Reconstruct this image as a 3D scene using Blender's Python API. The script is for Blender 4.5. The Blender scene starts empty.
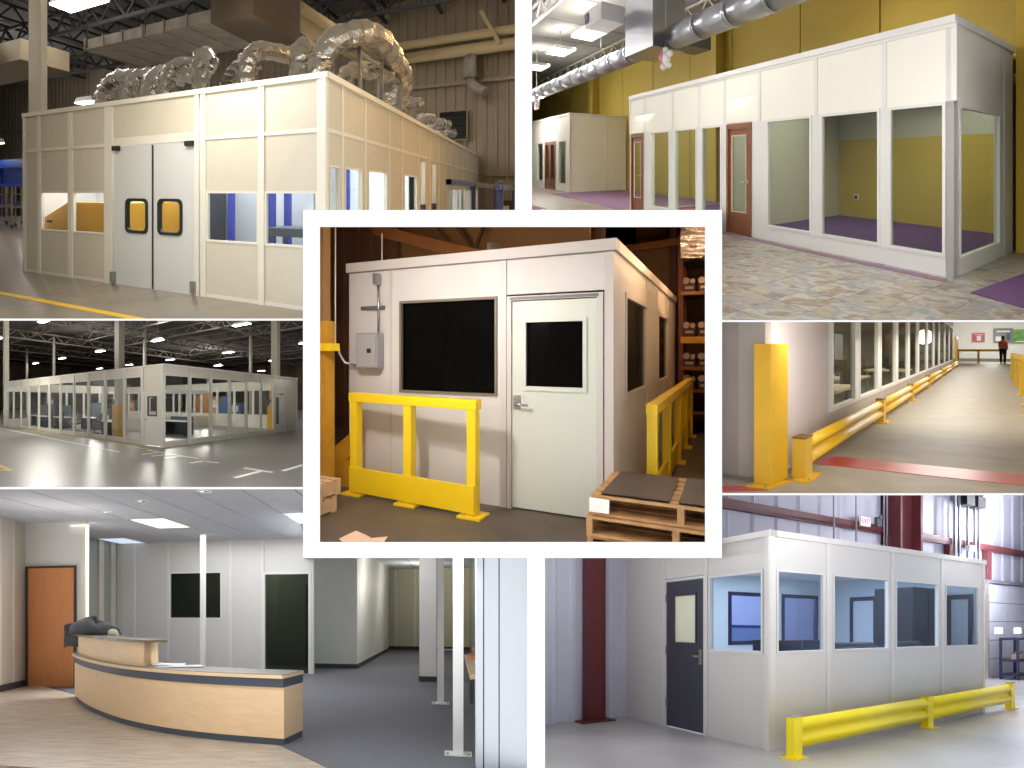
import bpy, bmesh, math, random
from mathutils import Vector, Matrix
random.seed(7)
PI = math.pi
sc = bpy.context.scene
COL = sc.collection

# ------------------------------------------------------------------ camera, world, exposure
cam_data = bpy.data.cameras.new('camera')
cam_data.sensor_width = 36.0
cam_data.lens = 20.0
cam_data.clip_end = 400.0
cam = bpy.data.objects.new('camera', cam_data)
COL.objects.link(cam)
cam.location = (0.0, 0.0, 2.75)
cam.rotation_euler = (PI / 2, 0.0, 0.0)
sc.camera = cam

world = bpy.data.worlds.new('gallery_light')
sc.world = world
world.use_nodes = True
wb_ = world.node_tree.nodes['Background']
wb_.inputs[0].default_value = (1.0, 1.0, 1.0, 1.0)
wb_.inputs[1].default_value = 1.12

sc.view_settings.view_transform = 'Standard'
sc.view_settings.look = 'None'
sc.view_settings.exposure = 0.0
sc.view_settings.gamma = 1.0
sc.view_settings.use_curve_mapping = False


def lin(c):
    c = c / 255.0
    return c / 12.92 if c <= 0.04045 else ((c + 0.055) / 1.055) ** 2.4


# ------------------------------------------------------------------ the seven bays
# A white display case holds seven model rooms.  Every room is a raked stage set: its floor origin and
# its three building directions (one metre of the room along x, y and up) are given in case coordinates.
class Bay:
    def __init__(s, o, bx, by, bz):
        s.o, s.bx, s.by, s.bz = Vector(o), Vector(bx), Vector(by), Vector(bz)

    def L(s, p):
        return s.bx * p[0] + s.by * p[1] + s.bz * p[2]

    def W(s, p):
        return s.o + s.L(p)


P1 = Bay((-1.4287, 4.3697, 3.2915), (0.6471, -0.3504, -0.1183), (0.0348, 0.5828, 0.1967), (0.0000, 0.0000, 0.5726))
P2 = Bay((4.3668, 5.6204, 3.7923), (0.1942, -0.8182, -0.3222), (0.9699, 0.7794, 0.3069), (0.0000, 0.0000, 0.8362))
P3 = Bay((0.9292, 5.5645, 1.3415), (1.0165, -0.5449, -0.0326), (0.4607, 1.2023, 0.0719), (0.0000, 0.0000, 1.1161))
P4 = Bay((-4.7966, 7.8300, 1.8746), (0.5245, -0.4373, 0.0138), (0.0022, 0.4108, -0.0130), (0.0000, 0.0000, 0.3607))
P5 = Bay((-1.9651, 4.9032, -0.3700), (0.8613, -0.1779, 0.0719), (-0.0670, 0.6460, -0.2612), (0.0000, 0.0000, 0.8126))
P6 = Bay((2.1481, 4.6288, 1.9689), (0.6647, -0.4824, -0.0297), (1.2981, 1.5779, 0.0971), (0.0000, 0.0000, 1.0151))
P7 = Bay((2.1719, 4.7891, -0.3395), (0.2326, -0.5169, 0.2217), (0.7610, 0.4571, -0.1961), (0.0000, 0.0000, 0.7241))


# ------------------------------------------------------------------ lamps
def area(bay, at, power, sx, sy, rgb=(255, 255, 255), to=None, name='unseen_room_lamp', spread=180):
    d = bpy.data.lights.new(name, 'AREA')
    d.shape = 'RECTANGLE'
    d.size, d.size_y = sx, sy
    d.energy = power
    d.color = [lin(c) for c in rgb]
    d.spread = math.radians(spread)
    o = bpy.data.objects.new(name, d)
    COL.objects.link(o)
    o.location = bay.W(at)
    t = bay.W(to) if to else bay.W((at[0], at[1], at[2] - 1.0))
    o.rotation_euler = (t - o.location).to_track_quat('-Z', 'Y').to_euler()
    return o


def bulb(bay, at, power, r=0.1, rgb=(255, 255, 255), name='unseen_room_lamp'):
    d = bpy.data.lights.new(name, 'POINT')
    d.energy = power
    d.shadow_soft_size = r
    d.color = [lin(c) for c in rgb]
    o = bpy.data.objects.new(name, d)
    COL.objects.link(o)
    o.location = bay.W(at)
    return o


def strip(bay, u0, u1, v, depth, power, to, rgb=(255, 255, 255), w=0.12):
    """added fill strip without a fixture, under the top edge of a bay opening"""
    f = 1024 * 20.0 / 36.0
    a = Vector(((u0 - 512) / f * depth, depth, 2.75 + (384 - v) / f * depth))
    b = Vector(((u1 - 512) / f * depth, depth, 2.75 + (384 - v) / f * depth))
    d = bpy.data.lights.new('fill_strip', 'AREA')
    d.shape = 'RECTANGLE'
    d.size, d.size_y = (b - a).length, w
    d.energy = power
    d.color = [lin(c) for c in rgb]
    o = bpy.data.objects.new('fill_strip', d)
    COL.objects.link(o)
    o.location = (a + b) / 2
    z = (o.location - bay.W(to)).normalized()
    x = (b - a).normalized()
    y = z.cross(x).normalized()
    z = x.cross(y).normalized()
    o.rotation_euler = Matrix((x, y, z)).transposed().to_euler()
    return o


def sheet(bay, c, sx, sy, power, rgb=(255, 255, 255)):
    """large soft lamp lying flat under a room's ceiling"""
    d = bpy.data.lights.new('panel_or_fill_lamp', 'AREA')
    d.shape = 'RECTANGLE'
    d.size, d.size_y = sx * bay.bx.length, sy * bay.by.length
    d.energy = power
    d.color = [lin(k) for k in rgb]
    o = bpy.data.objects.new('panel_or_fill_lamp', d)
    COL.objects.link(o)
    o.location = bay.W(c)
    z = bay.bx.cross(bay.by).normalized()
    if sx * bay.bx.length >= sy * bay.by.length:
        x = bay.bx.normalized()
        y = z.cross(x).normalized()
    else:
        y = bay.by.normalized()
        x = y.cross(z).normalized()
    o.rotation_euler = Matrix((x, y, z)).transposed().to_euler()
    return o


def ribbon(bay, p, q, w, power, rgb=(255, 255, 255)):
    """long added fill lamp without a fixture, from p to q, shining down"""
    a, b = bay.W(p), bay.W(q)
    d = bpy.data.lights.new('fill_ribbon', 'AREA')
    d.shape = 'RECTANGLE'
    d.size, d.size_y = w, (b - a).length
    d.energy = power
    d.color = [lin(k) for k in rgb]
    o = bpy.data.objects.new('fill_ribbon', d)
    COL.objects.link(o)
    o.location = (a + b) / 2
    y = (b - a).normalized()
    x = y.cross(Vector((0, 0, 1))).normalized()
    z = x.cross(y).normalized()
    o.rotation_euler = Matrix((x, y, z)).transposed().to_euler()
    return o


# added lamps without fixtures, mostly fill, each inside its own room
strip(P1, 10, 200, 5, 4.2, 14, (-5.0, 0.0, 1.0), (255, 249, 240))
area(P1, (-1.37, -0.97, 4.0), 5, 1.0, 0.3, (255, 248, 238), to=(-1.4, 0.0, 0.3))
bulb(P1, (0.9, 1.2, 4.2), 9, 0.15, (255, 210, 140))
bulb(P1, (0.5, 5.0, 5.2), 26, 0.2, (255, 206, 134))
bulb(P1, (-7.6, 2.0, 5.0), 12, 0.2, (255, 246, 238))
bulb(P1, (-3.6, 3.4, 5.2), 10, 0.2, (255, 244, 232))
bulb(P1, (-1.6, 11.0, 7.4), 30, 0.2, (255, 240, 222))
bulb(P1, (-8.0, 7.5, 7.0), 50, 0.2, (255, 248, 240))
bulb(P1, (-13.5, 6.5, 7.0), 90, 0.2, (255, 248, 240))
bulb(P1, (-24.0, 11.0, 6.0), 120, 0.2, (255, 248, 240))
strip(P2, 545, 1010, 5, 4.3, 34, (-3.0, 0.5, 0.8), (255, 252, 246))
bulb(P2, (0.6, -1.0, 2.7), 10, 0.2, (255, 252, 246))
bulb(P2, (-5.0, -1.6, 4.0), 50, 0.2, (255, 252, 244))
bulb(P2, (-12.0, -0.8, 4.4), 140, 0.2, (255, 252, 244))
bulb(P2, (-20.0, 0.6, 4.2), 200, 0.2, (255, 252, 244))
bulb(P2, (-3.5, 2.2, 4.3), 24, 0.2, (255, 246, 224))
area(P3, (-1.75, -1.5, 2.4), 60, 0.25, 0.25, (255, 247, 240), to=(-1.2, 0.0, 1.0))
bulb(P3, (0.62, 1.1, 2.7), 20, 0.1, (255, 212, 160))
bulb(P3, (0.4, 3.4, 2.9), 34, 0.1, (255, 204, 150))
bulb(P3, (-2.6, 1.4, 3.1), 12, 0.1, (255, 214, 170))
bulb(P3, (-4.2, 1.0, 3.0), 14, 0.1, (255, 210, 165))
strip(P4, 15, 290, 326, 4.2, 12, (-3.0, 1.0, 0.8), (255, 250, 242))
bulb(P4, (-2.1, -3.4, 4.3), 18, 0.3, (255, 248, 238))
bulb(P4, (3.0, 1.6, 4.3), 22, 0.3, (255, 248, 238))
bulb(P4, (-9.6, 0.0, 6.0), 110, 0.3, (255, 248, 238))
bulb(P4, (-14.0, 14.0, 7.4), 240, 0.3, (255, 248, 238))
bulb(P4, (-26.0, 15.0, 7.4), 240, 0.3, (255, 248, 238))
bulb(P4, (-26.0, 36.0, 7.4), 340, 0.3, (255, 248, 238))
strip(P5, 15, 290, 494, 4.2, 32, (-2.6, 3.0, 0.7), (252, 252, 255))
strip(P5, 330, 470, 563, 4.2, 10, (0.6, 3.0, 0.3), (252, 252, 255))
sheet(P5, (-2.6, 6.2, 3.1), 4.6, 3.2, 150, (252, 252, 255))
bulb(P5, (0.4, 12.0, 2.35), 34, 0.15, (255, 250, 240))
bulb(P5, (0.6, 6.0, 2.05), 16, 0.15, (252, 252, 255))
bulb(P5, (0.6, 17.0, 2.5), 30, 0.15, (255, 250, 236))
bulb(P5, (-4.4, 2.6, 2.3), 10, 0.1, (255, 246, 232))
bulb(P5, (-3.6, 9.8, 2.4), 26, 0.1, (250, 252, 240))
strip(P6, 800, 1015, 328, 4.4, 12, (0.4, 1.5, 0.0), (255, 250, 242))
ribbon(P6, (1.0, 2.0, 1.25), (1.0, 20.0, 2.25), 1.0, 420, (255, 251, 244))
bulb(P6, (2.6, 26.0, 2.2), 300, 0.6, (255, 252, 246))
strip(P7, 790, 1015, 500, 4.25, 15, (0.0, 2.4, 0.6), (250, 250, 255))
bulb(P7, (-1.9, -1.2, 2.1), 9, 0.15, (248, 248, 255))
bulb(P7, (0.5, 4.0, 3.0), 12, 0.2, (246, 248, 255))
bulb(P7, (-0.7, 6.0, 3.7), 50, 0.2, (244, 246, 255))
bulb(P7, (-2.2, 10.5, 3.8), 130, 0.2, (244, 246, 255))
bulb(P7, (-2.8, 10.6, 2.4), 30, 0.2, (246, 248, 255))


# ------------------------------------------------------------------ materials
MATS = {}


def mat(key, rgb=None, rough=0.55, metal=0.0, var=0.0, vs=3.0, bump=0.0, bs=30.0, emit=0.0, spec=0.5, rgb2=None, stretch=(1, 1, 1), detail=4.0, ramp=(0.3, 0.7), coat=0.0, rnd=False):
    if key in MATS:
        return MATS[key]
    m = bpy.data.materials.new(key)
    m.use_nodes = True
    nt = m.node_tree
    b = nt.nodes['Principled BSDF']
    c = [lin(v) for v in rgb]
    b.inputs['Base Color'].default_value = (*c, 1)
    b.inputs['Roughness'].default_value = rough
    b.inputs['Metallic'].default_value = metal
    b.inputs['Specular IOR Level'].default_value = spec
    b.inputs['Coat Weight'].default_value = coat
    if emit:
        b.inputs['Emission Color'].default_value = (*c, 1)
        b.inputs['Emission Strength'].default_value = emit
    if var or rgb2 or bump:
        tc = nt.nodes.new('ShaderNodeTexCoord')
        mp = nt.nodes.new('ShaderNodeMapping')
        mp.inputs['Scale'].default_value = stretch
        nt.links.new(tc.outputs['Object'], mp.inputs['Vector'])
        if rnd:
            oi = nt.nodes.new('ShaderNodeObjectInfo')
            ml = nt.nodes.new('ShaderNodeMath')
            ml.operation = 'MULTIPLY'
            ml.inputs[1].default_value = 61.0
            nt.links.new(oi.outputs['Random'], ml.inputs[0])
            nt.links.new(ml.outputs[0], mp.inputs['Location'])
    if var or rgb2:
        n = nt.nodes.new('ShaderNodeTexNoise')
        n.inputs['Scale'].default_value = vs
        n.inputs['Detail'].default_value = detail
        nt.links.new(mp.outputs[0], n.inputs['Vector'])
        r = nt.nodes.new('ShaderNodeValToRGB')
        r.color_ramp.elements[0].position, r.color_ramp.elements[1].position = ramp
        c2 = [lin(v) for v in rgb2] if rgb2 else [min(1, v * (1 + var)) for v in c]
        c1 = c if rgb2 else [v * (1 - var) for v in c]
        r.color_ramp.elements[0].color = (*c1, 1)
        r.color_ramp.elements[1].color = (*c2, 1)
        nt.links.new(n.outputs['Fac'], r.inputs['Fac'])
        nt.links.new(r.outputs['Color'], b.inputs['Base Color'])
    if bump:
        n2 = nt.nodes.new('ShaderNodeTexNoise')
        n2.inputs['Scale'].default_value = bs
        n2.inputs['Detail'].default_value = 3
        nt.links.new(mp.outputs[0], n2.inputs['Vector'])
        bp = nt.nodes.new('ShaderNodeBump')
        bp.inputs['Strength'].default_value = bump
        bp.inputs['Distance'].default_value = 0.03
        nt.links.new(n2.outputs['Fac'], bp.inputs['Height'])
        nt.links.new(bp.outputs['Normal'], b.inputs['Normal'])
    MATS[key] = m
    return m


def glass(key, tint=(235, 240, 238), refl=0.1, rough=0.0):
    if key in MATS:
        return MATS[key]
    m = bpy.data.materials.new(key)
    m.use_nodes = True
    nt = m.node_tree
    nt.nodes.remove(nt.nodes['Principled BSDF'])
    out = nt.nodes['Material Output']
    t = nt.nodes.new('ShaderNodeBsdfTransparent')
    t.inputs[0].default_value = (*[lin(v) for v in tint], 1)
    g = nt.nodes.new('ShaderNodeBsdfGlossy')
    g.inputs['Roughness'].default_value = rough
    fr = nt.nodes.new('ShaderNodeLayerWeight')
    fr.inputs['Blend'].default_value = 0.02
    mu = nt.nodes.new('ShaderNodeMath')
    mu.operation = 'ADD'
    mu.inputs[1].default_value = refl
    nt.links.new(fr.outputs['Facing'], mu.inputs[0])
    mx = nt.nodes.new('ShaderNodeMixShader')
    nt.links.new(mu.outputs[0], mx.inputs[0])
    nt.links.new(t.outputs[0], mx.inputs[1])
    nt.links.new(g.outputs[0], mx.inputs[2])
    nt.links.new(mx.outputs[0], out.inputs['Surface'])
    MATS[key] = m
    return m


# ------------------------------------------------------------------ mesh builder and object helpers
HOME = {}          # object name -> bay it stands in


class MB:
    def __init__(s):
        s.v, s.f, s.sm = [], [], []

    def add(s, vs, fs, smooth=False):
        b = len(s.v)
        s.v += [tuple(p) for p in vs]
        for f in fs:
            s.f.append([b + i for i in f])
            s.sm.append(smooth)
        return s

    def box(s, a, b):
        x0, y0, z0 = a
        x1, y1, z1 = b
        return s.add([(x0, y0, z0), (x1, y0, z0), (x1, y1, z0), (x0, y1, z0), (x0, y0, z1), (x1, y0, z1), (x1, y1, z1), (x0, y1, z1)],
                     [(0, 3, 2, 1), (4, 5, 6, 7), (0, 1, 5, 4), (1, 2, 6, 5), (2, 3, 7, 6), (3, 0, 4, 7)])

    def cbox(s, c, d):
        return s.box([c[i] - d[i] / 2 for i in range(3)], [c[i] + d[i] / 2 for i in range(3)])

    def hexa(s, b4, t4):
        return s.add(list(b4) + list(t4), [(0, 3, 2, 1), (4, 5, 6, 7), (0, 1, 5, 4), (1, 2, 6, 5), (2, 3, 7, 6), (3, 0, 4, 7)])

    def quad(s, *p):
        return s.add(p, [tuple(range(len(p)))])

    def prism(s, poly, z0, z1):
        n = len(poly)
        vs = [(x, y, z0) for x, y in poly] + [(x, y, z1) for x, y in poly]
        fs = [tuple(range(n - 1, -1, -1)), tuple(range(n, 2 * n))] + [(i, (i + 1) % n, n + (i + 1) % n, n + i) for i in range(n)]
        return s.add(vs, fs)

    def extr(s, prof, vec, smooth=False):
        """closed 3-D polygon pushed along a vector"""
        n = len(prof)
        v = Vector(vec)
        vs = [tuple(p) for p in prof] + [tuple(Vector(p) + v) for p in prof]
        fs = [tuple(range(n - 1, -1, -1)), tuple(range(n, 2 * n))]
        s.add(vs, fs)
        return s.add(vs, [(i, (i + 1) % n, n + (i + 1) % n, n + i) for i in range(n)], smooth)

    def tube(s, path, r, n=8, smooth=True, caps=True, wob=0.0):
        pts = [Vector(p) for p in path]
        k = len(pts)
        rs = r if isinstance(r, (list, tuple)) else [r] * k
        up = None
        vs = []
        for i in range(k):
            t = (pts[min(i + 1, k - 1)] - pts[max(i - 1, 0)]).normalized()
            if up is None:
                a = Vector((0, 0, 1)) if abs(t.z) < 0.9 else Vector((1, 0, 0))
                up = (a - t * a.dot(t)).normalized()
            else:
                up = (up - t * up.dot(t)).normalized()
            w = t.cross(up)
            for j in range(n):
                an = 2 * PI * j / n
                rr = rs[i] * (1 + wob * random.uniform(-1, 1))
                vs.append(pts[i] + (up * math.cos(an) + w * math.sin(an)) * rr)
        fs = [(i * n + j, i * n + (j + 1) % n, (i + 1) * n + (j + 1) % n, (i + 1) * n + j) for i in range(k - 1) for j in range(n)]
        s.add(vs, fs, smooth)
        if caps:
            b = len(s.v) - k * n
            s.f.append([b + j for j in range(n - 1, -1, -1)])
            s.f.append([b + (k - 1) * n + j for j in range(n)])
            s.sm += [False, False]
        return s

    def cyl(s, p, q, r, n=12, r2=None):
        return s.tube([p, q], [r, r if r2 is None else r2], n)

    def bar(s, p, q, w, h=None):
        """rectangular bar from p to q, w across, h in the up direction"""
        h = w if h is None else h
        p, q = Vector(p), Vector(q)
        t = (q - p).normalized()
        a = Vector((0, 0, 1)) if abs(t.z) < 0.95 else Vector((0, 1, 0))
        u = (a - t * a.dot(t)).normalized() * h / 2
        x = t.cross(u).normalized() * w / 2
        c = [-x - u, x - u, x + u, -x + u]
        return s.hexa([p + k for k in c], [q + k for k in c])

    def ball(s, c, r, n=10, m=6):
        rx, ry, rz = r if isinstance(r, (list, tuple)) else (r, r, r)
        vs, fs = [], []
        for i in range(m + 1):
            th = PI * i / m
            for j in range(n):
                a = 2 * PI * j / n
                vs.append((c[0] + rx * math.sin(th) * math.cos(a), c[1] + ry * math.sin(th) * math.sin(a), c[2] + rz * math.cos(th)))
        for i in range(m):
            for j in range(n):
                fs.append((i * n + j, (i + 1) * n + j, (i + 1) * n + (j + 1) % n, i * n + (j + 1) % n))
        return s.add(vs, fs, True)

    def grid(s, nu, nv, fn, smooth=True):
        vs = [fn(u / nu, v / nv) for v in range(nv + 1) for u in range(nu + 1)]
        w = nu + 1
        return s.add(vs, [(v * w + u, v * w + u + 1, (v + 1) * w + u + 1, (v + 1) * w + u) for v in range(nv) for u in range(nu)], smooth)

    def build(s, name, m, bay, parent=None, at=(0, 0, 0), label=None, cat=None, group=None, kind=None, bevel=0.0, solid=0.0):
        me = bpy.data.meshes.new(name)
        me.from_pydata([bay.L(p) for p in s.v], [], s.f)
        for i, p in enumerate(me.polygons):
            p.use_smooth = s.sm[i]
        me.materials.append(m)
        bm = bmesh.new()
        bm.from_mesh(me)
        bmesh.ops.remove_doubles(bm, verts=bm.verts, dist=1e-5)
        bmesh.ops.recalc_face_normals(bm, faces=bm.faces)
        bm.to_mesh(me)
        bm.free()
        o = bpy.data.objects.new(name, me)
        COL.objects.link(o)
        if parent is None:
            o.location = bay.W(at)
        else:
            o.parent = parent
            o.location = bay.L(at)
        HOME[o.name] = bay
        tag(o, label, cat, group, kind)
        if bevel:
            md = o.modifiers.new('bevel', 'BEVEL')
            md.width = bevel
            md.segments = 2
            md.limit_method = 'ANGLE'
        return o


def tag(o, label=None, cat=None, group=None, kind=None):
    if label:
        o['label'] = label
    if cat:
        o['category'] = cat
    if group:
        o['group'] = group
    if kind:
        o['kind'] = kind
    return o


def thing(bay, name, label, cat, at=(0, 0, 0), group=None, kind=None):
    o = bpy.data.objects.new(name, None)
    o.empty_display_size = 0.1
    COL.objects.link(o)
    o.location = bay.W(at)
    HOME[o.name] = bay
    return tag(o, label, cat, group, kind)


def struct(mb, name, m, bay, at=(0, 0, 0), parent=None, label=None):
    return mb.build(name, m, bay, parent, at, label=label, kind='structure')


def dup(root, bay, at, label=None, group=None):
    """copy of a thing, its parts and their sub-parts, moved to another spot of the same bay"""
    def cp(o, par):
        c = o.copy()
        COL.objects.link(c)
        c.parent = par
        HOME[c.name] = bay
        for ch in list(o.children):
            cp(ch, c)
        return c
    r = cp(root, None)
    r.location = bay.W(at)
    if label:
        r['label'] = label
    if group:
        r['group'] = group
    return r


def one(mb, name, m, bay, at, label, cat, group=None, **k):
    """a thing that is a single mesh"""
    return mb.build(name, m, bay, None, at, label, cat, group, **k)


def rrect(u0, u1, w0, w1, r, n=3):
    """rounded rectangle outline in two coordinates"""
    out = []
    for cu, cw, a0 in ((u1 - r, w1 - r, 0), (u0 + r, w1 - r, 90), (u0 + r, w0 + r, 180), (u1 - r, w0 + r, 270)):
        for i in range(n + 1):
            a = math.radians(a0 + 90 * i / n)
            out.append((cu + r * math.cos(a), cw + r * math.sin(a)))
    return out


class Face:
    """a vertical wall face: s runs along it, n is proud of it, z is up"""
    def __init__(s, kind, base=0.0):
        s.kind, s.base = kind, base

    def p(s, a, n, z):
        if s.kind == 'front':            # looks towards -y
            return (a, s.base - n, z)
        if s.kind == 'right':            # looks towards +x
            return (s.base + n, a, z)
        if s.kind == 'back':             # looks towards +y
            return (a, s.base + n, z)
        return (s.base - n, a, z)        # 'left', looks towards -x

    def box(s, mb, a0, a1, n0, n1, z0, z1):
        p, q = s.p(a0, n0, z0), s.p(a1, n1, z1)
        return mb.box([min(p[i], q[i]) for i in range(3)], [max(p[i], q[i]) for i in range(3)])

    def frame(s, mb, a0, a1, z0, z1, w, n0, n1):
        """four bars around an opening, inside its outline"""
        s.box(mb, a0, a1, n0, n1, z0, z0 + w)
        s.box(mb, a0, a1, n0, n1, z1 - w, z1)
        s.box(mb, a0, a0 + w, n0, n1, z0 + w, z1 - w)
        s.box(mb, a1 - w, a1, n0, n1, z0 + w, z1 - w)
        return mb


def panel(face, bay, par, m, a0, a1, z0, z1, t=0.06, name='wall_panel', n1=0.0):
    return face.box(MB(), a0, a1, n1 - t, n1, z0, z1).build(name, m, bay, par)


def window(face, bay, par, mf, mg, a0, a1, z0, z1, w=0.03, n0=-0.05, n1=0.012, name='window_frame'):
    fr = face.frame(MB(), a0, a1, z0, z1, w, n0, n1).build(name, mf, bay, par)
    face.box(MB(), a0 + w * 0.5, a1 - w * 0.5, -0.03, -0.022, z0 + w * 0.5, z1 - w * 0.5).build('pane', mg, bay, fr)
    return fr


def batten(face, bay, par, m, a0, a1, z0, z1, n1=0.02, t=0.07, name='batten'):
    return face.box(MB(), a0, a1, n1 - t, n1, z0, z1).build(name, m, bay, par)


def lever(face, bay, par, m, a, z, n, d=1):
    """lever handle: rose plate, neck, lever"""
    mb = MB()
    mb.cyl(face.p(a, n, z), face.p(a, n + 0.012, z), 0.035, 10)
    mb.cyl(face.p(a, n, z), face.p(a, n + 0.06, z), 0.012, 8)
    mb.tube([face.p(a, n + 0.06, z), face.p(a + d * 0.05, n + 0.062, z), face.p(a + d * 0.13, n + 0.055, z - 0.005)], 0.012, 8)
    return mb.build('handle', m, bay, par)


# ------------------------------------------------------------------ the white display case: partitions between the bays, also put in to block light
F_ = 1024 * 20.0 / 36.0
FRONT, DEEP = 4.0, 60.0


def ray(u, v, d):
    """point on the case at depth d; u, v measured on the case front in millimetre-like units of its 1024 x 768 face"""
    return (cam.location.x + (u - 512.0) / F_ * d, cam.location.y + d, cam.location.z + (384.0 - v) / F_ * d)


WORLD = Bay((0, 0, 0), (1, 0, 0), (0, 1, 0), (0, 0, 1))
M_case = mat('white_case_paint', (252, 252, 252), rough=0.9, spec=0.0)


def divider(name, u0, v0, u1, v1, front=FRONT, deep=DEEP):
    mb = MB()
    c = [(u0, v1), (u1, v1), (u1, v0), (u0, v0)]
    mb.hexa([ray(u, v, front) for u, v in c], [ray(u, v, deep) for u, v in c])
    o = mb.build(name, M_case, WORLD, kind='structure')
    o['label'] = 'white partition of the display case between two rooms'
    return o


divider('partition', 515, -30, 532, 210.5)
divider('partition', -30, 318.6, 303.5, 320.6)
divider('partition', -30, 487.0, 303.5, 489.2)
divider('partition', 721.5, 320.2, 1054, 322.0)
divider('partition', 721.5, 493.2, 1054, 495.2)
divider('partition', 527, 557.5, 545, 798)
divider('partition', 303, 210, 722, 227, 3.9)
divider('partition', 303, 542, 722, 558, 3.9)
divider('partition', 303, 227, 320, 542, 3.9)
divider('partition', 705, 227, 722, 542, 3.9)
divider('wall_left', -40, -40, -8, 808)
divider('wall_right', 1032, -40, 1064, 808)
divider('ceiling', -40, -40, 1064, -8)
divider('floor', -40, 776, 1064, 808)
# the case is closed behind every room
mb = MB()
mb.hexa([ray(u, v, DEEP) for u, v in ((-40, 808), (1064, 808), (1064, -40), (-40, -40))], [ray(u, v, DEEP + 0.5) for u, v in ((-40, 808), (1064, 808), (1064, -40), (-40, -40))])
mb.build('wall_back', M_case, WORLD, kind='structure', label='white back of the display case')

# room outlines on the case front: (u0, v0, u1, v1) and the corner taken by the middle box
CELL = {id(P1): (-7.9, -7.9, 514.9, 318.5), id(P2): (532.1, -7.9, 1031.9, 320.1), id(P3): (320.1, 227.1, 704.9, 541.9), id(P4): (-7.9, 320.7, 302.9, 486.9),
        id(P5): (-7.9, 489.3, 526.9, 775.9), id(P6): (722.1, 322.1, 1031.9, 493.1), id(P7): (545.1, 495.3, 1031.9, 775.9)}
NOTCH = {id(P1): ('x<', 302.9, 'y<', 209.9), id(P2): ('x>', 722.1, 'y<', 209.9), id(P5): ('x<', 302.9, 'y>', 558.1), id(P7): ('x>', 722.1, 'y>', 558.1)}

# =================================================================== ROOM 1: clean-room office with foil ducts
R = P1
m_conc1 = mat('polished_concrete_warm', (138, 126, 108), rough=0.22, var=0.12, vs=1.5)
m_pan1 = mat('beige_vinyl_panel', (212, 203, 182), rough=0.5, var=0.02, vs=6)
m_bat1 = mat('pale_batten', (232, 226, 210), rough=0.4)
m_door1 = mat('grey_white_door', (214, 214, 208), rough=0.4)
m_black = mat('black_rubber', (22, 22, 24), rough=0.5)
m_foil = mat('silver_foil', (176, 172, 164), rough=0.2, metal=1.0, bump=0.5, bs=30)
m_galv = mat('galvanised_duct', (150, 144, 132), rough=0.55, metal=0.25, var=0.2, vs=5)
m_deck1 = mat('dark_roof_deck', (104, 104, 106), rough=0.8)
m_truss1 = mat('dark_truss_steel', (50, 50, 53), rough=0.6)
m_corr1 = mat('beige_corrugated_wall', (150, 138, 118), rough=0.6, var=0.06, vs=1.0)
m_cream = mat('cream_pipe', (200, 182, 140), rough=0.5)
m_yel = mat('safety_yellow', (236, 190, 20), rough=0.4)
m_blue = mat('blue_steel', (36, 66, 190), rough=0.4)
m_navy = mat('navy_steel', (34, 38, 70), rough=0.45)
m_white = mat('white_panel', (232, 234, 236), rough=0.5)
m_steel = mat('brushed_steel', (170, 170, 168), rough=0.35, metal=0.9)
m_tube = mat('lit_tube', (255, 250, 238), emit=9.0)
g_clear = glass('clear_glass', (244, 248, 248), 0.004)

struct(MB().quad((-60, -8, 0), (14, -8, 0), (14, 17, 0), (-60, 17, 0)), 'floor', m_conc1, R, label='polished concrete floor around the beige office')
mb = MB()
mb.box((-7.0, -1.56, 0.0), (2.0, -1.44, 0.006))
mb.build('floor_line', m_yel, R, None, (0, 0, 0), 'yellow safety line painted on the concrete before the double doors', 'floor line')


def corrugated(face, a0, a1, z0, z1, pitch, depth, flat=0.6):
    """ribbed sheet as one folded surface"""
    mb = MB()
    pts = []
    a = a0
    while a < a1:
        pts += [(a, 0.0), (a + pitch * flat, 0.0), (a + pitch * (flat + 0.1), depth), (a + pitch * 0.9, depth)]
        a += pitch
    pts.append((a1, 0.0))
    vs = [face.p(s, n, z0) for s, n in pts] + [face.p(s, n, z1) for s, n in pts]
    k = len(pts)
    return mb.add(vs, [(i, i + 1, k + i + 1, k + i) for i in range(k - 1)])


struct(corrugated(Face('front', 16.9), -45, 12, 0, 11, 0.42, 0.06), 'wall_back', m_corr1, R, label='beige ribbed metal wall behind the beige office')
mb = MB()
mb.box((-45, 16.6, 6.35), (12, 16.8, 6.5))
struct(mb, 'trim_1', m_corr1, R)
mb = MB()
mb.box((-45, 16.74, 2.32), (12, 16.86, 2.36))
struct(mb, 'trim_2', m_corr1, R)
struct(MB().quad((-60, -6, 10.6), (14, -6, 10.6), (14, 17, 10.6), (-60, 17, 10.6)), 'ceiling', m_deck1, R, label='dark steel roof deck over the beige office')


def truss(bay, m, p, q, depth, n, name='roof_truss', w=0.12):
    mb = MB()
    p, q = Vector(p), Vector(q)
    d = Vector((0, 0, depth))
    mb.bar(p, q, w, w)
    mb.bar(p - d, q - d, w, w)
    for i in range(n):
        a, b = p.lerp(q, i / n), p.lerp(q, (i + 0.5) / n)
        c = p.lerp(q, (i + 1) / n)
        mb.bar(a, b - d, w * 0.6, w * 0.6)
        mb.bar(b - d, c, w * 0.6, w * 0.6)
    return struct(mb, name, m, bay)


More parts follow.
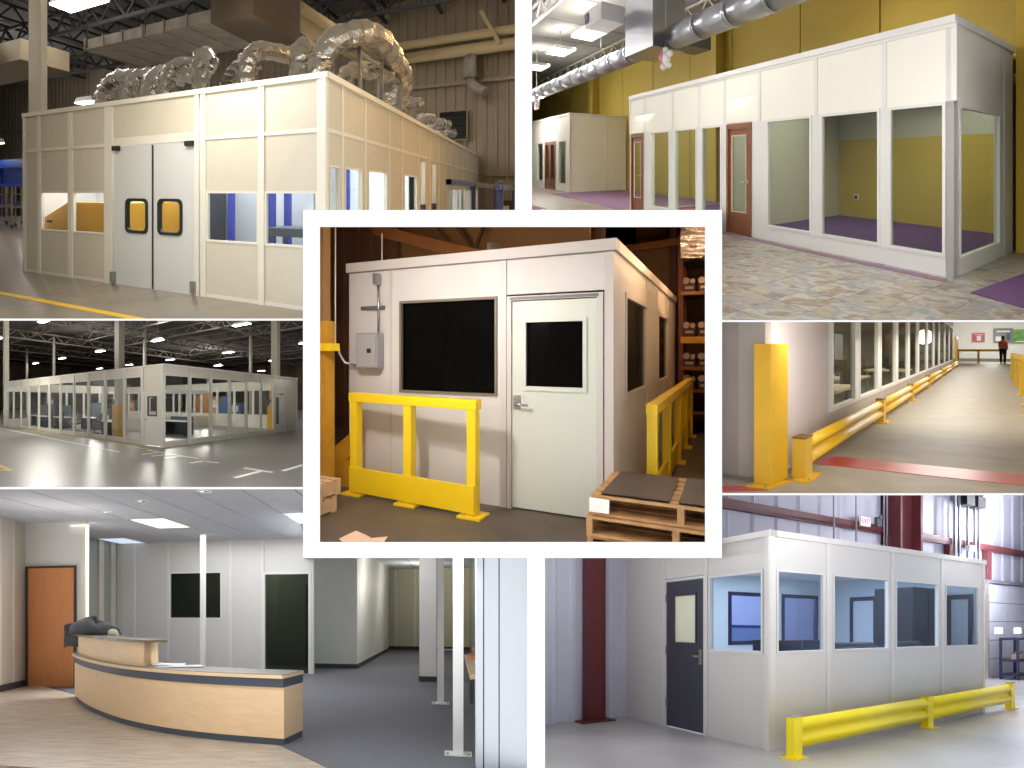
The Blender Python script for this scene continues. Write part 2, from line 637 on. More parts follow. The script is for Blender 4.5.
for x in (-30, -25.5, -22, -19, -16.5, -14, -11.5, -9, -6.5, -4, -1.5, 1, 3.5, 6):
    truss(R, m_truss1, (x, -2, 10.4), (x, 16.8, 10.4), 0.7, 14)
for y in (3.0, 8.0, 13.0):
    truss(R, m_truss1, (-45, y, 9.7), (10, y, 9.7), 0.9, 36, w=0.14)
mb = MB()
mb.box((-7.98, 0.95, 0), (-7.52, 1.12, 10.4))
struct(mb, 'column', mat('cream_column', (206, 200, 180), rough=0.5), R, label='cream square steel column behind the beige office')

# ---- the office itself
of = thing(R, 'modular_office', 'large beige modular office with grey double doors and ducts on its roof', 'office', (-3.3, 0, 0))
OFF = Vector((3.3, 0, 0))




def at0(o, bay, base):
    """parts were built in room coordinates: shift the direct children under the thing"""
    for c in o.children:
        c.location = c.location - bay.L(base)


fr, rt = Face('front', 0.0), Face('right', 0.0)
ZB, ZW, ZM, ZT = 0.86, 1.64, 2.47, 3.16
for a0, a1, kind in ((-6.62, -6.22, 'solid'), (-6.13, -5.27, 'win'), (-5.16, -4.27, 'win'), (-2.0, -1.05, 'win'), (-0.95, -0.12, 'win')):
    panel(fr, R, of, m_pan1, a0, a1, ZM + 0.03, ZT)
    if kind == 'solid':
        panel(fr, R, of, m_pan1, a0, a1, 0.05, ZM - 0.03)
    else:
        panel(fr, R, of, m_pan1, a0, a1, ZW, ZM - 0.03)
        panel(fr, R, of, m_pan1, a0, a1, 0.05, ZB)
        window(fr, R, of, m_bat1, g_clear, a0, a1, ZB, ZW, 0.03)
    batten(fr, R, of, m_bat1, a0, a1, ZM - 0.03, ZM + 0.03)
panel(fr, R, of, m_pan1, -4.07, -2.22, 2.58, ZT)
for a0, a1 in ((-6.70, -6.62), (-6.22, -6.13), (-5.27, -5.16), (-4.27, -4.07), (-2.22, -2.13), (-2.10, -2.0), (-1.05, -0.95), (-0.12, 0.02)):
    batten(fr, R, of, m_bat1, a0, a1, 0.0, ZT, 0.03)
batten(fr, R, of, m_bat1, -6.70, 0.04, ZT, ZT + 0.08, 0.05, 0.2, 'top_rail')
for a0, a1 in ((-6.62, -4.27), (-2.0, -0.12)):
    batten(fr, R, of, m_bat1, a0, a1, 0.0, 0.05, 0.012, 0.06, 'base_trim')
batten(fr, R, of, m_bat1, -4.07, -2.22, 2.44, 2.58, 0.02, 0.08, 'door_head')
# double doors
for a0, a1, wa0, wa1, hs in ((-4.05, -3.145, -3.73, -3.26, -1), (-3.105, -2.24, -2.98, -2.51, 1)):
    dr = MB()
    z0, z1 = 0.0, 2.43
    fr.frame(dr, a0, a1, z0, z1, 0.001, -0.04, 0.0)
    fr.box(dr, a0, wa0, -0.04, 0.0, z0, z1)
    fr.box(dr, wa1, a1, -0.04, 0.0, z0, z1)
    fr.box(dr, wa0, wa1, -0.04, 0.0, z0, 0.95)
    fr.box(dr, wa0, wa1, -0.04, 0.0, 1.49, z1)
    d = dr.build('door', m_door1, R, of)
    ring = MB()
    ou = rrect(wa0 - 0.03, wa1 + 0.03, 0.92, 1.52, 0.09)
    inn = rrect(wa0 + 0.02, wa1 - 0.02, 0.97, 1.47, 0.07)
    k = len(ou)
    ring.add([fr.p(u, 0.02, w) for u, w in ou] + [fr.p(u, 0.02, w) for u, w in inn] + [fr.p(u, -0.05, w) for u, w in ou] + [fr.p(u, -0.05, w) for u, w in inn],
             [(i, (i + 1) % k, k + (i + 1) % k, k + i) for i in range(k)] + [(i, (i + 1) % k, 2 * k + (i + 1) % k, 2 * k + i) for i in range(k)] + [(k + i, k + (i + 1) % k, 3 * k + (i + 1) % k, 3 * k + i) for i in range(k)])
    ring.build('window_gasket', m_black, R, d)
    fr.box(MB(), wa0, wa1, -0.03, -0.02, 0.95, 1.49).build('pane', g_clear, R, d)
    hx = a0 if hs < 0 else a1
    fr.box(MB(), hx - 0.05, hx + 0.05, 0.0, 0.06, 0.03, 0.22).build('hinge', m_steel, R, d)
    fr.box(MB(), hx - (0 if hs < 0 else 0.16), hx + (0.16 if hs < 0 else 0), 0.0, 0.06, 2.36, 2.44).build('hinge', m_black, R, d)
fr.box(MB(), -3.145, -3.105, -0.03, 0.004, 0.03, 2.42).build('seal', m_black, R, of)
# right wall
posts = [0.0, 0.59, 1.62, 3.02, 3.95, 5.45, 6.7, 7.9, 9.1, 10.3, 11.5, 12.7, 13.9, 15.1, 16.3, 16.85]
wins = {0: (0.12, 0.50), 1: (0.70, 1.46), 2: (1.77, 2.88), 4: (4.12, 5.29)}
for i in range(len(posts) - 1):
    a0, a1 = posts[i] + 0.045, posts[i + 1] - 0.045
    panel(rt, R, of, m_pan1, a0, a1, ZM + 0.03, ZT)
    batten(rt, R, of, m_bat1, a0, a1, ZM - 0.03, ZM + 0.03, 0.012)
    if i in wins:
        b0, b1 = wins[i]
        panel(rt, R, of, m_pan1, a0, a1, 2.0, ZM - 0.03)
        panel(rt, R, of, m_pan1, a0, a1, 0.05, ZB)
        if b0 > a0 + 0.01:
            panel(rt, R, of, m_pan1, a0, b0, ZB, 2.0)
        if b1 < a1 - 0.01:
            panel(rt, R, of, m_pan1, b1, a1, ZB, 2.0)
        window(rt, R, of, m_bat1, g_clear, b0, b1, ZB, 2.0, 0.03)
    else:
        panel(rt, R, of, m_pan1, a0, a1, 0.05, ZM - 0.03)
for a in posts:
    batten(rt, R, of, m_bat1, a - 0.045, a + 0.045, 0, ZT, 0.014)
batten(rt, R, of, m_bat1, -0.02, 16.85, ZT, ZT + 0.08, 0.05, 0.2, 'top_rail')
MB().box((-6.65, 0.1, 3.1), (-0.05, 16.8, 3.18)).build('roof', m_white, R, of)
# inside
MB().box((-6.6, 5.0, 0.0), (-0.12, 5.06, 3.1)).build('inner_wall', m_white, R, of)
MB().box((-6.6, 1.75, 0.0), (-1.0, 1.8, 3.1)).build('inner_wall', m_white, R, of)
MB().box((-6.66, 0.07, 0.0), (-6.6, 16.8, 3.1)).build('inner_wall', m_white, R, of)
at0(of, R, (-3.3, 0, 0))
sheet(R, (-3.3, 0.9, 3.0), 5.6, 1.2, 45, (246, 249, 255))  # added fill to brighten the office interior
sheet(R, (-1.0, 5.5, 3.0), 1.2, 6.0, 45, (246, 249, 255))

mach = thing(R, 'machine_cabinet', 'yellow machine cabinet with sloping top seen through the left office windows', 'machine', (-5.1, 0.9, 0))
mb = MB()
mb.extr([(-1.35, -0.6, 0), (1.12, -0.6, 0), (1.12, -0.6, 1.42), (-0.6, -0.6, 1.42), (-1.35, -0.6, 1.1)], (0, 1.4, 0))
mb.build('body', mat('machine_yellow', (232, 170, 20), rough=0.4), R, mach)
MB().box((-0.42, -0.62, 0.3), (-0.40, -0.6, 1.4)).build('door_seam', m_black, R, mach)
MB().box((-1.25, -0.62, 1.0), (-1.1, -0.6, 1.05)).build('latch', m_black, R, mach)

for i, (x, y) in enumerate(((-2.35, 1.2), (-1.5, 1.2), (-1.2, 1.2), (-0.9, 3.2), (-0.75, 5.4), (-0.9, 7.6))):
    mb = MB()
    mb.box((-0.05, -0.05, 0), (0.05, 0.05, 2.7))
    mb.box((-0.12, -0.12, 0), (0.12, 0.12, 0.02))
    one(mb, 'equipment_post', m_blue, R, (x, y, 0), ['blue post in the window right of the double doors', 'blue post at the left of the window nearest the corner', 'blue post at the right of the window nearest the corner', 'blue post behind the first windows of the right wall', 'blue post behind the third window of the right wall', 'blue post deepest behind the right wall windows'][i], 'post', 'blue posts inside the beige office')
mb = MB()
mb.box((-0.5, 0, 0.5), (0.0, 0.5, 2.1)).box((-0.46, 0.02, 0), (-0.42, 0.06, 0.5)).box((-0.06, 0.02, 0), (-0.02, 0.06, 0.5))
one(mb, 'control_cabinet', mat('dark_grey_cabinet', (60, 62, 66), rough=0.5), R, (-2.75, 1.1, 0), 'dark grey control cabinet behind the window right of the double doors', 'cabinet')
mb = MB()
mb.box((-0.4, -0.25, 0.95), (0.4, 0.25, 1.08))
for sx in (-0.36, 0.36):
    for sy in (-0.2, 0.2):
        mb.box((sx - 0.02, sy - 0.02, 0), (sx + 0.02, sy + 0.02, 0.95))
one(mb, 'work_bench', mat('slate_grey', (96, 98, 104), rough=0.5), R, (-0.75, 0.7, 0), 'grey work bench behind the window nearest the office corner', 'bench')

# ---- foil ducts on the roof
def foil(pts, r, label, n=12, steps=7):
    r *= 0.84
    P = [Vector(p) for p in pts]
    out = []
    for i in range(len(P) - 1):
        a = P[max(i - 1, 0)]
        b, c = P[i], P[i + 1]
        d = P[min(i + 2, len(P) - 1)]
        for k in range(steps):
            t = k / steps
            out.append(0.5 * ((2 * b) + (c - a) * t + (2 * a - 5 * b + 4 * c - d) * t * t + (3 * b - a - 3 * c + d) * t ** 3))
    out.append(P[-1])
    base = P[0]
    o = thing(R, 'foil_duct', label, 'duct', base, 'foil ducts on the office roof')
    MB().tube([p - base for p in out], [r * (1 + (0.06 if i % 2 else -0.05)) for i in range(len(out))], n, smooth=False, wob=0.13).build('hose', m_foil, R, o)
    MB().cyl((0, 0, 0), (0, 0, 0.06), r * 1.15, n).build('collar', m_steel, R, o)
    return o


RZ = 3.2
def elbow(x, y, h, dx, dy, r, label):
    foil([(x, y, RZ), (x, y, RZ + h * 0.6), (x + dx * 0.25, y + dy * 0.25, RZ + h * 0.95), (x + dx, y + dy, RZ + h)], r, label)


elbow(-6.0, 1.5, 1.0, 0.9, 0.5, 0.24, 'foil duct elbow nearest the left end of the office roof')
elbow(-5.25, 1.5, 1.05, 0.5, 1.2, 0.2, 'second foil duct elbow from the left on the office roof')
elbow(-4.65, 1.5, 1.05, 0.3, 1.2, 0.2, 'third foil duct elbow from the left on the office roof')
elbow(-4.15, 1.5, 1.1, 0.6, 0.7, 0.2, 'fourth foil duct elbow from the left on the office roof')
elbow(-3.25, 1.5, 1.2, -0.5, 0.9, 0.24, 'tall foil duct elbow above the right door leaf')
elbow(-2.2, 1.5, 1.15, 0.3, 1.0, 0.2, 'upright foil duct above the seam right of the double doors')
foil([(-2.9, 2.0, RZ), (-2.9, 2.0, RZ + 0.35), (-2.85, 2.1, RZ + 0.7), (-2.6, 2.3, RZ + 1.1)], 0.3, 'thick crumpled foil duct between the two tall ducts')
elbow(-1.18, 1.6, 1.05, 0.0, 0.6, 0.22, 'foil duct stub left of the big arched duct')
foil([(-0.78, 1.5, RZ), (-0.75, 1.5, RZ + 0.6), (-0.45, 1.6, RZ + 1.0), (-0.05, 2.2, RZ + 1.15), (-0.12, 3.8, RZ + 1.1), (-0.2, 4.8, RZ + 0.95), (-0.45, 5.4, RZ + 0.5)], 0.25, 'big arched foil duct bending over the office corner')
foil([(-0.9, 2.9, RZ), (-0.9, 2.9, RZ + 0.5), (-0.7, 3.2, RZ + 0.85), (-0.3, 4.0, RZ + 0.9)], 0.22, 'foil duct under the big arched duct')
for i, y in enumerate((5.6, 6.6, 7.6, 9.4, 11.2, 12.4, 13.6)):
    elbow(-0.9, y, 0.75 + 0.1 * (i % 3), 0.3, 0.6, 0.2, ['foil duct stub just behind the big arch', 'second foil duct stub behind the big arch', 'third foil duct stub behind the big arch', 'fourth foil duct stub behind the big arch',
                                                      'foil duct stub third from the far wall', 'foil duct stub second from the far wall', 'foil duct stub nearest the far wall'][i])
mb = MB()
for y in (1.9, 3.2, 4.6):
    mb.box((-0.22, y, RZ), (-0.17, y + 0.05, RZ + 0.95)).box((-0.72, y, RZ), (-0.67, y + 0.05, RZ + 0.95)).box((-0.72, y, RZ + 0.86), (-0.17, y + 0.05, RZ + 0.91))
mb.box((-0.22, 1.9, RZ + 0.8), (-0.17, 4.65, RZ + 0.85))
one(mb, 'duct_support', m_steel, R, (0, 0, 0), 'steel strut frame carrying the big arched foil duct', 'frame')

# ---- overhead duct, pipes, lights
rd = thing(R, 'rectangular_duct', 'wide flat galvanised duct hung under the dark roof', 'duct', (-7, 5, 6))
for i in range(6):
    x0 = -2.6 + i * 0.8
    MB().box((x0, -1.1, 0), (x0 + 0.78, 1.3, 0.3)).build('duct_section', m_galv, R, rd)
    MB().box((x0 - 0.03, -1.14, -0.03), (x0 + 0.02, 1.34, 0.33)).build('flange', m_galv, R, rd)
MB().box((2.25, -1.2, -0.1), (3.5, 1.4, 2.2)).build('plenum', mat('brown_duct', (92, 78, 62), rough=0.85), R, rd)
for x in (-2.4, 0.0):
    MB().cyl((x, -1.2, 0), (x, -1.2, 4.2), 0.02, 6).build('hanger', m_truss1, R, rd)
rd2 = thing(R, 'rectangular_duct', 'smaller beige duct behind the cream column', 'duct', (-14.5, 4.5, 6))
MB().box((-4, -1.0, 0), (2.2, 0.9, 0.7)).build('duct_section', mat('beige_duct', (118, 106, 86), rough=0.6), R, rd2)
MB().box((-3.9, -1.04, -0.03), (-3.8, 0.94, 0.74)).build('flange', m_galv, R, rd2)
pp = MB().cyl((0, 0, 0), (9, 0, 0), 0.2, 10)
one(pp, 'pipe', m_cream, R, (-4.6, 16.2, 8.3), 'upper cream pipe along the top of the ribbed wall', 'pipe')
pp = MB().cyl((0, 0, 0), (9, 0, 0), 0.26, 10)
one(pp, 'pipe', m_cream, R, (-4.6, 16.2, 7.7), 'lower thicker cream pipe along the top of the ribbed wall', 'pipe')
mb = MB().cyl((0, -4.4, -0.35), (0, 4.4, 0.1), 0.3, 10)
mb.cyl((0.6, -4.4, -0.35), (0.6, 4.4, 0.1), 0.18, 10)
one(mb, 'pipe', m_cream, R, (-4.5, 11.5, 7.6), 'pair of cream pipes slanting towards the ribbed wall', 'pipe')
mb = MB().cyl((0, 0, 0), (0, 0, -1.2), 0.28, 10)
mb.tube([(0, 0, -1.2), (0.1, 0, -1.5), (0.6, -0.2, -1.9)], 0.22, 10)
one(mb, 'exhaust_drop', m_galv, R, (-0.25, 16.3, 7.7), 'grey exhaust drop hanging from the cream pipes', 'duct')
mb = MB().bar((-0.3, 0, 0.9), (0.4, -0.1, -0.6), 0.14, 0.14)
one(mb, 'pipe_brace', m_cream, R, (0.5, 16.0, 8.3), 'slanting cream brace across the two pipes', 'brace')
lv = thing(R, 'wall_louver', 'dark square louver high on the ribbed wall', 'vent', (-1.0, 16.75, 3.95))
MB().box((-0.56, -0.05, 0), (0.56, 0.03, 1.25)).build('backing', m_black, R, lv)
for i in range(8):
    MB().hexa([(-0.54, -0.1, 0.06 + i * 0.15), (0.54, -0.1, 0.06 + i * 0.15), (0.54, -0.06, 0.06 + i * 0.15), (-0.54, -0.06, 0.06 + i * 0.15)],
              [(-0.54, -0.06, 0.15 + i * 0.15), (0.54, -0.06, 0.15 + i * 0.15), (0.54, -0.03, 0.15 + i * 0.15), (-0.54, -0.03, 0.15 + i * 0.15)]).build('slat', mat('dark_louver', (44, 44, 46), rough=0.5), R, lv)
fm = MB()
Face('front', 0).frame(fm, -0.6, 0.6, -0.04, 1.29, 0.05, 0.0, 0.12)
fm.build('frame', m_corr1, R, lv)
dd = thing(R, 'door_1', 'dark brown door in the far ribbed wall', None, (1.1, 16.7, 0), kind='structure')
MB().box((-0.45, -0.02, 0), (0.6, 0.08, 1.27)).build('leaf', mat('dark_brown_door', (58, 42, 34)), R, dd)
MB().box((-0.1, -0.04, 0.75), (0.1, -0.02, 1.05)).build('notice', mat('beige_notice', (220, 190, 150)), R, dd)


def highbay(bay, at, w, l, h, label, group, power, rgb=(255, 250, 240), em=None):
    o = thing(bay, 'high_bay_light', label, 'light', at, group)
    MB().hexa([(-w / 2, -l / 2, 0), (w / 2, -l / 2, 0), (w / 2, l / 2, 0), (-w / 2, l / 2, 0)], [(-w * .4, -l * .4, h), (w * .4, -l * .4, h), (w * .4, l * .4, h), (-w * .4, l * .4, h)]).build('housing', m_white, bay, o)
    MB().box((-w * .48, -l * .48, -h * 0.15), (w * .48, l * .48, -0.002)).build('diffuser', em or m_tube, bay, o)
    MB().cyl((0, 0, h), (0, 0, h + 1.5), 0.02, 6).build('hanger', m_truss1, bay, o)
    if power:
        area(bay, (at[0], at[1], at[2] - h * 0.3), power, w * bay.bx.length, l * bay.by.length, rgb, name='high_bay_lamp')
    return o


highbay(R, (-10.9, 4.7, 8.0), 2.0, 0.9, 0.3, 'bright high bay light at the top edge above the cream column', 'high bay lights over the beige office', 40)
highbay(R, (-21.0, 13.4, 7.0), 1.6, 0.8, 0.3, 'small high bay light just over the office roof beside the column', 'high bay lights over the beige office', 25)
highbay(R, (-30.0, 13.0, 5.0), 1.2, 0.6, 0.3, 'distant light low by the left edge of the office', 'high bay lights over the beige office', 10)

# ---- things beside the office
rk = thing(R, 'garment_rack', 'navy steel rack frame standing beside the right office wall', 'rack', (1.5, 0.2, 0))
for x, y in ((0, -0.2), (0, 2.4), (0.5, 1.0), (0.5, 4.4), (0, 6.5)):
    MB().box((x - 0.04, y - 0.04, 0), (x + 0.04, y + 0.04, 1.76)).build('post', m_navy, R, rk)
for x, y0, y1, zz in ((0, -0.9, 7.6, 1.72), (0.5, 0.6, 9.0, 1.66), (0, 0, 6.5, 1.05)):
    MB().box((x - 0.03, y0, zz), (x + 0.03, y1, zz + 0.07)).build('rail', m_navy, R, rk)
MB().bar((-0.3, -0.6, 1.84), (0.3, 0.1, 1.80), 0.08, 0.08).build('cross_bar', m_navy, R, rk)
for i in range(6):
    y = 0.4 + i * 0.42
    mb = MB()
    mb.grid(3, 4, lambda u, v: (1.42 + 0.03 * math.sin(9 * u + i), y + 0.3 * u, 1.66 - 1.0 * v))
    mb.grid(3, 4, lambda u, v: (1.47 + 0.03 * math.sin(9 * u + i), y + 0.3 * u, 1.66 - 1.0 * v))
    one(mb, 'plastic_sheet', mat('pale_garment', (224, 226, 222), rough=0.5), R, (0, 0.4, 0), ['first', 'second', 'third', 'fourth', 'fifth', 'sixth'][i] + ' white sheet from the near end of the navy rack', 'sheet', 'white sheets on the navy rack')
for y, lab in ((3.1, 'white upright pole with navy foot nearer the office corner'), (4.1, 'second white upright pole further along the right office wall')):
    o = thing(R, 'barrier_post', lab, 'post', (0.6, y, 0))
    MB().cyl((0, 0, 1.4), (0, 0, 2.18), 0.04, 8).build('pole', m_white, R, o)
    MB().cyl((0, 0, 0), (0, 0, 1.4), 0.05, 8).build('sleeve', m_navy, R, o)
for i, (x, y, w, lab) in enumerate(((-18.6, 7.2, 1.0, 'grey wire cart nearer the left end of the office'), (-21.5, 8.6, 1.4, 'grey wire cart by the left edge of the room'))):
    o = thing(R, 'wire_cart', lab, 'cart', (x, y, 0), 'wire carts left of the beige office')
    for sx in (-w / 2, w / 2):
        for sy in (-0.4, 0.4):
            MB().box((sx - 0.03, sy - 0.03, 0.12), (sx + 0.03, sy + 0.03, 1.9)).build('post', m_galv, R, o)
            MB().cyl((sx, sy - 0.03, 0.08), (sx, sy + 0.03, 0.08), 0.08, 8).build('wheel', m_black, R, o)
    for zz in (0.3, 0.9, 1.5):
        mb = MB()
        for k in range(7):
            xx = -w / 2 + w * k / 6
            mb.box((xx - 0.015, -0.4, zz), (xx + 0.015, 0.4, zz + 0.04))
        mb.box((-w / 2, -0.42, zz), (w / 2, -0.38, zz + 0.05)).box((-w / 2, 0.38, zz), (w / 2, 0.42, zz + 0.05))
        mb.build('shelf', m_galv, R, o)
    for k in range(5):
        xx = -w / 2 + w * k / 4
        MB().box((xx - 0.012, -0.41, 0.3), (xx + 0.012, -0.39, 1.9)).build('wire', m_galv, R, o)
o = thing(R, 'storage_rack', 'blue storage rack far behind the wire carts', 'rack', (-30.5, 13.5, 0))
for sx in (-3, 0, 3):
    MB().box((sx - 0.12, -0.1, 0), (sx + 0.12, 0.1, 3.6)).build('upright', m_blue, R, o)
for zz in (0.8, 2.0, 3.3):
    MB().box((-3, -0.1, zz), (3, 0.1, zz + 0.2)).build('beam', m_blue, R, o)
MB().box((-2.9, 0.2, 2.2), (2.9, 1.2, 3.9)).build('back_panel', mat('blue_tarp', (40, 74, 130)), R, o)

# =================================================================== ROOM 2: glazed office against the yellow wall
R = P2


def slate_mat():
    m = mat('mottled_slate_tile', (178, 170, 152), rough=0.35, rgb2=(140, 138, 140), vs=2.2, detail=6, rnd=True)
    nt = m.node_tree
    b = nt.nodes['Principled BSDF']
    mp = [n for n in nt.nodes if n.type == 'MAPPING'][0]
    n = nt.nodes.new('ShaderNodeTexNoise')
    n.inputs['Scale'].default_value = 2.6
    n.inputs['Detail'].default_value = 9
    nt.links.new(mp.outputs[0], n.inputs['Vector'])
    r = nt.nodes.new('ShaderNodeValToRGB')
    els = r.color_ramp.elements
    els[0].position, els[1].position = 0.28, 0.75
    for p, c in ((0.36, (110, 106, 112)), (0.43, (176, 158, 128)), (0.5, (132, 134, 142)), (0.56, (188, 180, 164)), (0.63, (130, 102, 86))):
        e = els.new(p)
        e.color = (*[lin(v) for v in c], 1)
    els[0].color = (*[lin(v) for v in (84, 84, 94)], 1)
    els[-1].color = (*[lin(v) for v in (190, 180, 158)], 1)
    nt.links.new(n.outputs['Fac'], r.inputs['Fac'])
    nt.links.new(r.outputs['Color'], b.inputs['Base Color'])
    return m


m_slate = slate_mat()
m_pan2 = mat('white_office_panel', (240, 236, 226), rough=0.5)
m_bat2 = mat('white_office_batten', (226, 224, 222), rough=0.45)
m_yw = mat('mustard_wall', (190, 166, 76), rough=0.6, var=0.05, vs=1.2)
m_purple = mat('purple_carpet', (92, 60, 120), rough=0.95, var=0.12, vs=30)
m_mauve = mat('mauve_carpet_tile', (148, 120, 142), rough=0.95, var=0.08, vs=20)
m_mahog = mat('mahogany', (128, 76, 48), rough=0.4, var=0.15, vs=9, stretch=(6, 6, 0.6))
m_ceil2 = mat('pale_roof_deck', (150, 148, 146), rough=0.8, var=0.05, vs=2)
m_join2 = mat('roof_joint', (120, 118, 114), rough=0.8)
g_off2 = glass('office_glass', (238, 243, 236), 0.004)
m_spiral = mat('spiral_duct_steel', (178, 180, 190), rough=0.28, metal=0.9)

# floor of slate-look tiles
fl = struct(MB().quad((-45, -6, -0.012), (6, -6, -0.012), (6, 3.6, -0.012), (-45, 3.6, -0.012)), 'floor', mat('tile_grout', (156, 148, 138), rough=0.7), R, label='mottled slate tile floor of the yellow hall')
tile = 0.46
for i in range(-11, 5):
    for j in range(-7, 6):
        x0, y0 = i * tile, j * tile - 0.2
        if y0 > 2.1 or (x0 < -5.6):
            continue
        o = MB().box((0.003, 0.003, -0.012), (tile - 0.003, tile - 0.003, 0.0)).build('tile', m_slate, R, fl)
        o.location = R.L((x0, y0, 0))
MB().quad((-45, -6, -0.001), (-11 * tile - 0.05, -6, -0.001), (-11 * tile - 0.05, 3.6, -0.001), (-45, 3.6, -0.001)).build('far_tiles', m_slate, R, fl)

wl = thing(R, 'wall_back', 'mustard yellow wall of tall panels behind the glazed office', None, (0, 3.6, 0), kind='structure')
xs = [-45, -38, -30, -25, -20.8, -17.6, -14.54, -11.6, -9.0, -5.9, -3.33, 0.3]
for a, b in zip(xs[:-1], xs[1:]):
    MB().box((a + 0.02, 0, 0), (b - 0.02, 0.1, 7.5)).build('panel', m_yw, R, wl)
MB().box((-45, 0.06, 0), (0.3, 0.12, 7.5)).build('joint', mat('dark_joint', (110, 88, 30)), R, wl)  # darker backing showing in the panel joints
for x, w in ((-20.8, 0.55), (-9.6, 0.34), (-34, 0.6)):
    struct(MB().box((x - w / 2, 3.25, 0), (x + w / 2, 3.6, 7.4)), 'column', m_yw, R, label='yellow pilaster on the mustard wall')
struct(MB().box((0.04, 2.06, 0), (4, 3.7, 7.5)), 'wall_right', mat('bright_yellow_wall', (226, 190, 74), rough=0.6), R, label='bright yellow wall end right of the glazed office')
cl = thing(R, 'ceiling', 'pale panelled roof deck of the yellow hall', None, (0, 0, 6.3), kind='structure')
for i in range(17):
    for j in range(4):
        x0, y0 = -45 + i * 2.6, -6 + j * 2.4
        MB().box((x0 + 0.03, y0 + 0.03, 0), (x0 + 2.57, y0 + 2.37, 0.05)).build('deck_panel', m_ceil2, R, cl)
MB().quad((-46, -6, 0.05), (6, -6, 0.05), (6, 3.7, 0.05), (-46, 3.7, 0.05)).build('backing', m_join2, R, cl)
for y in (2.2, -1.4):
    truss(R, mat('white_truss', (190, 188, 184), rough=0.6), (-44, y, 6.2), (2, y, 6.2), 0.55, 40, w=0.07)


def ceiling_panel_light(bay, at, w, l, label, power, group, em):
    o = thing(bay, 'ceiling_light', label, 'light', at, group)
    Fm = MB()
    Fm.box((-w / 2 - .05, -l / 2 - .05, -0.02), (w / 2 + .05, -l / 2, 0.1)).box((-w / 2 - .05, l / 2, -0.02), (w / 2 + .05, l / 2 + .05, 0.1)).box((-w / 2 - .05, -l / 2, -0.02), (-w / 2, l / 2, 0.1)).box((w / 2, -l / 2, -0.02), (w / 2 + .05, l / 2, 0.1))
    Fm.build('frame', m_white, bay, o)
    MB().box((-w / 2, -l / 2, 0.0), (w / 2, l / 2, 0.08)).build('diffuser', em, bay, o)
    MB().cyl((0, 0, 0.08), (0, 0, 0.8), 0.015, 6).build('hanger', m_steel, bay, o)
    if power:
        area(bay, (at[0], at[1], at[2] - 0.06), power, w * bay.bx.length, l * bay.by.length, (255, 252, 244), name='panel_or_fill_lamp')
    return o


for at, lab in (((-12.1, 0.1, 5.5), 'square hanging light panel nearest the box of the round duct'), ((-15.1, 0.1, 5.5), 'middle hanging light panel above the round duct'), ((-18.7, 0.2, 5.5), 'farthest hanging light panel at the left edge')):
    ceiling_panel_light(R, at, 1.25, 0.6, lab, 22, 'hanging light panels of the yellow hall', m_tube)

# round duct with its box
dc = thing(R, 'round_duct', 'long silver spiral duct with a box plenum above the glazed office', 'duct', (-8, 0.45, 4.7))
for i in range(30):
    x0 = -28 + i * 1.2
    if -1.2 < x0 < 0.5:
        continue
    r = 0.27 if x0 < -1 else 0.3
    MB().cyl((x0, 0, -0.22), (x0 + 1.17, 0, -0.22), r, 18).build('duct_section', m_spiral, R, dc)
    MB().cyl((x0 + 1.12, 0, -0.22), (x0 + 1.22, 0, -0.22), r + 0.012, 18).build('seam_ring', m_spiral, R, dc)
MB().hexa([(-1.0, -0.5, -0.5), (0.6, -0.5, -0.5), (0.6, 0.4, -0.5), (-1.0, 0.4, -0.5)], [(-0.9, -0.5, 1.5), (0.6, -0.5, 1.5), (0.6, 0.4, 1.5), (-0.9, 0.4, 1.5)]).build('plenum_box', m_spiral, R, dc)
MB().box((-0.05, 0.4, -0.35), (0.75, 1.1, 0.3)).build('branch', mat('dark_steel', (92, 100, 108), rough=0.4, metal=0.8), R, dc)
for x in (-20, -14, -4, 4):
    MB().cyl((x, 0, 0.3), (x, 0, 1.6), 0.012, 6).build('hanger', m_steel, R, dc)
fan = thing(R, 'unit_heater', 'white ceiling unit with a dark grille left of the duct box', 'heater', (-9.3, -0.5, 5.0))
MB().box((-0.6, -0.3, 0), (0.6, 0.3, 0.45)).build('body', mat('pale_unit', (206, 204, 206)), R, fan)
MB().box((-0.5, -0.33, 0.1), (-0.28, -0.3, 0.36)).build('grille', mat('grille_blue', (60, 66, 96)), R, fan)


def plush(at, label):
    o = thing(R, 'plush_ornament', label, 'ornament', at, 'ornaments hung from the round duct')
    mb = MB()
    mb.ball((0, 0, 0), (0.15, 0.12, 0.17))
    for dx, dz in ((-0.2, 0.05), (0.2, 0.08), (-0.12, -0.2), (0.13, -0.19), (0, 0.2)):
        mb.ball((dx, 0, dz), (0.1, 0.08, 0.09), 8, 5)
    mb.build('body', mat('white_plush', (246, 244, 244), rough=0.9), R, o)
    MB().ball((-0.04, -0.1, 0.02), (0.09, 0.05, 0.12), 8, 5).build('pink_patch', mat('pink_plush', (240, 130, 170), rough=0.9), R, o)
    MB().cyl((0, 0, 0.2), (0, 0, 1.6), 0.008, 5).build('string', m_white, R, o)


plush((-7.4, 0.3, 3.95), 'white and pink plush ornament hanging below the duct box')
plush((-19.6, 0.4, 4.0), 'small plush ornament hanging at the far left of the duct')

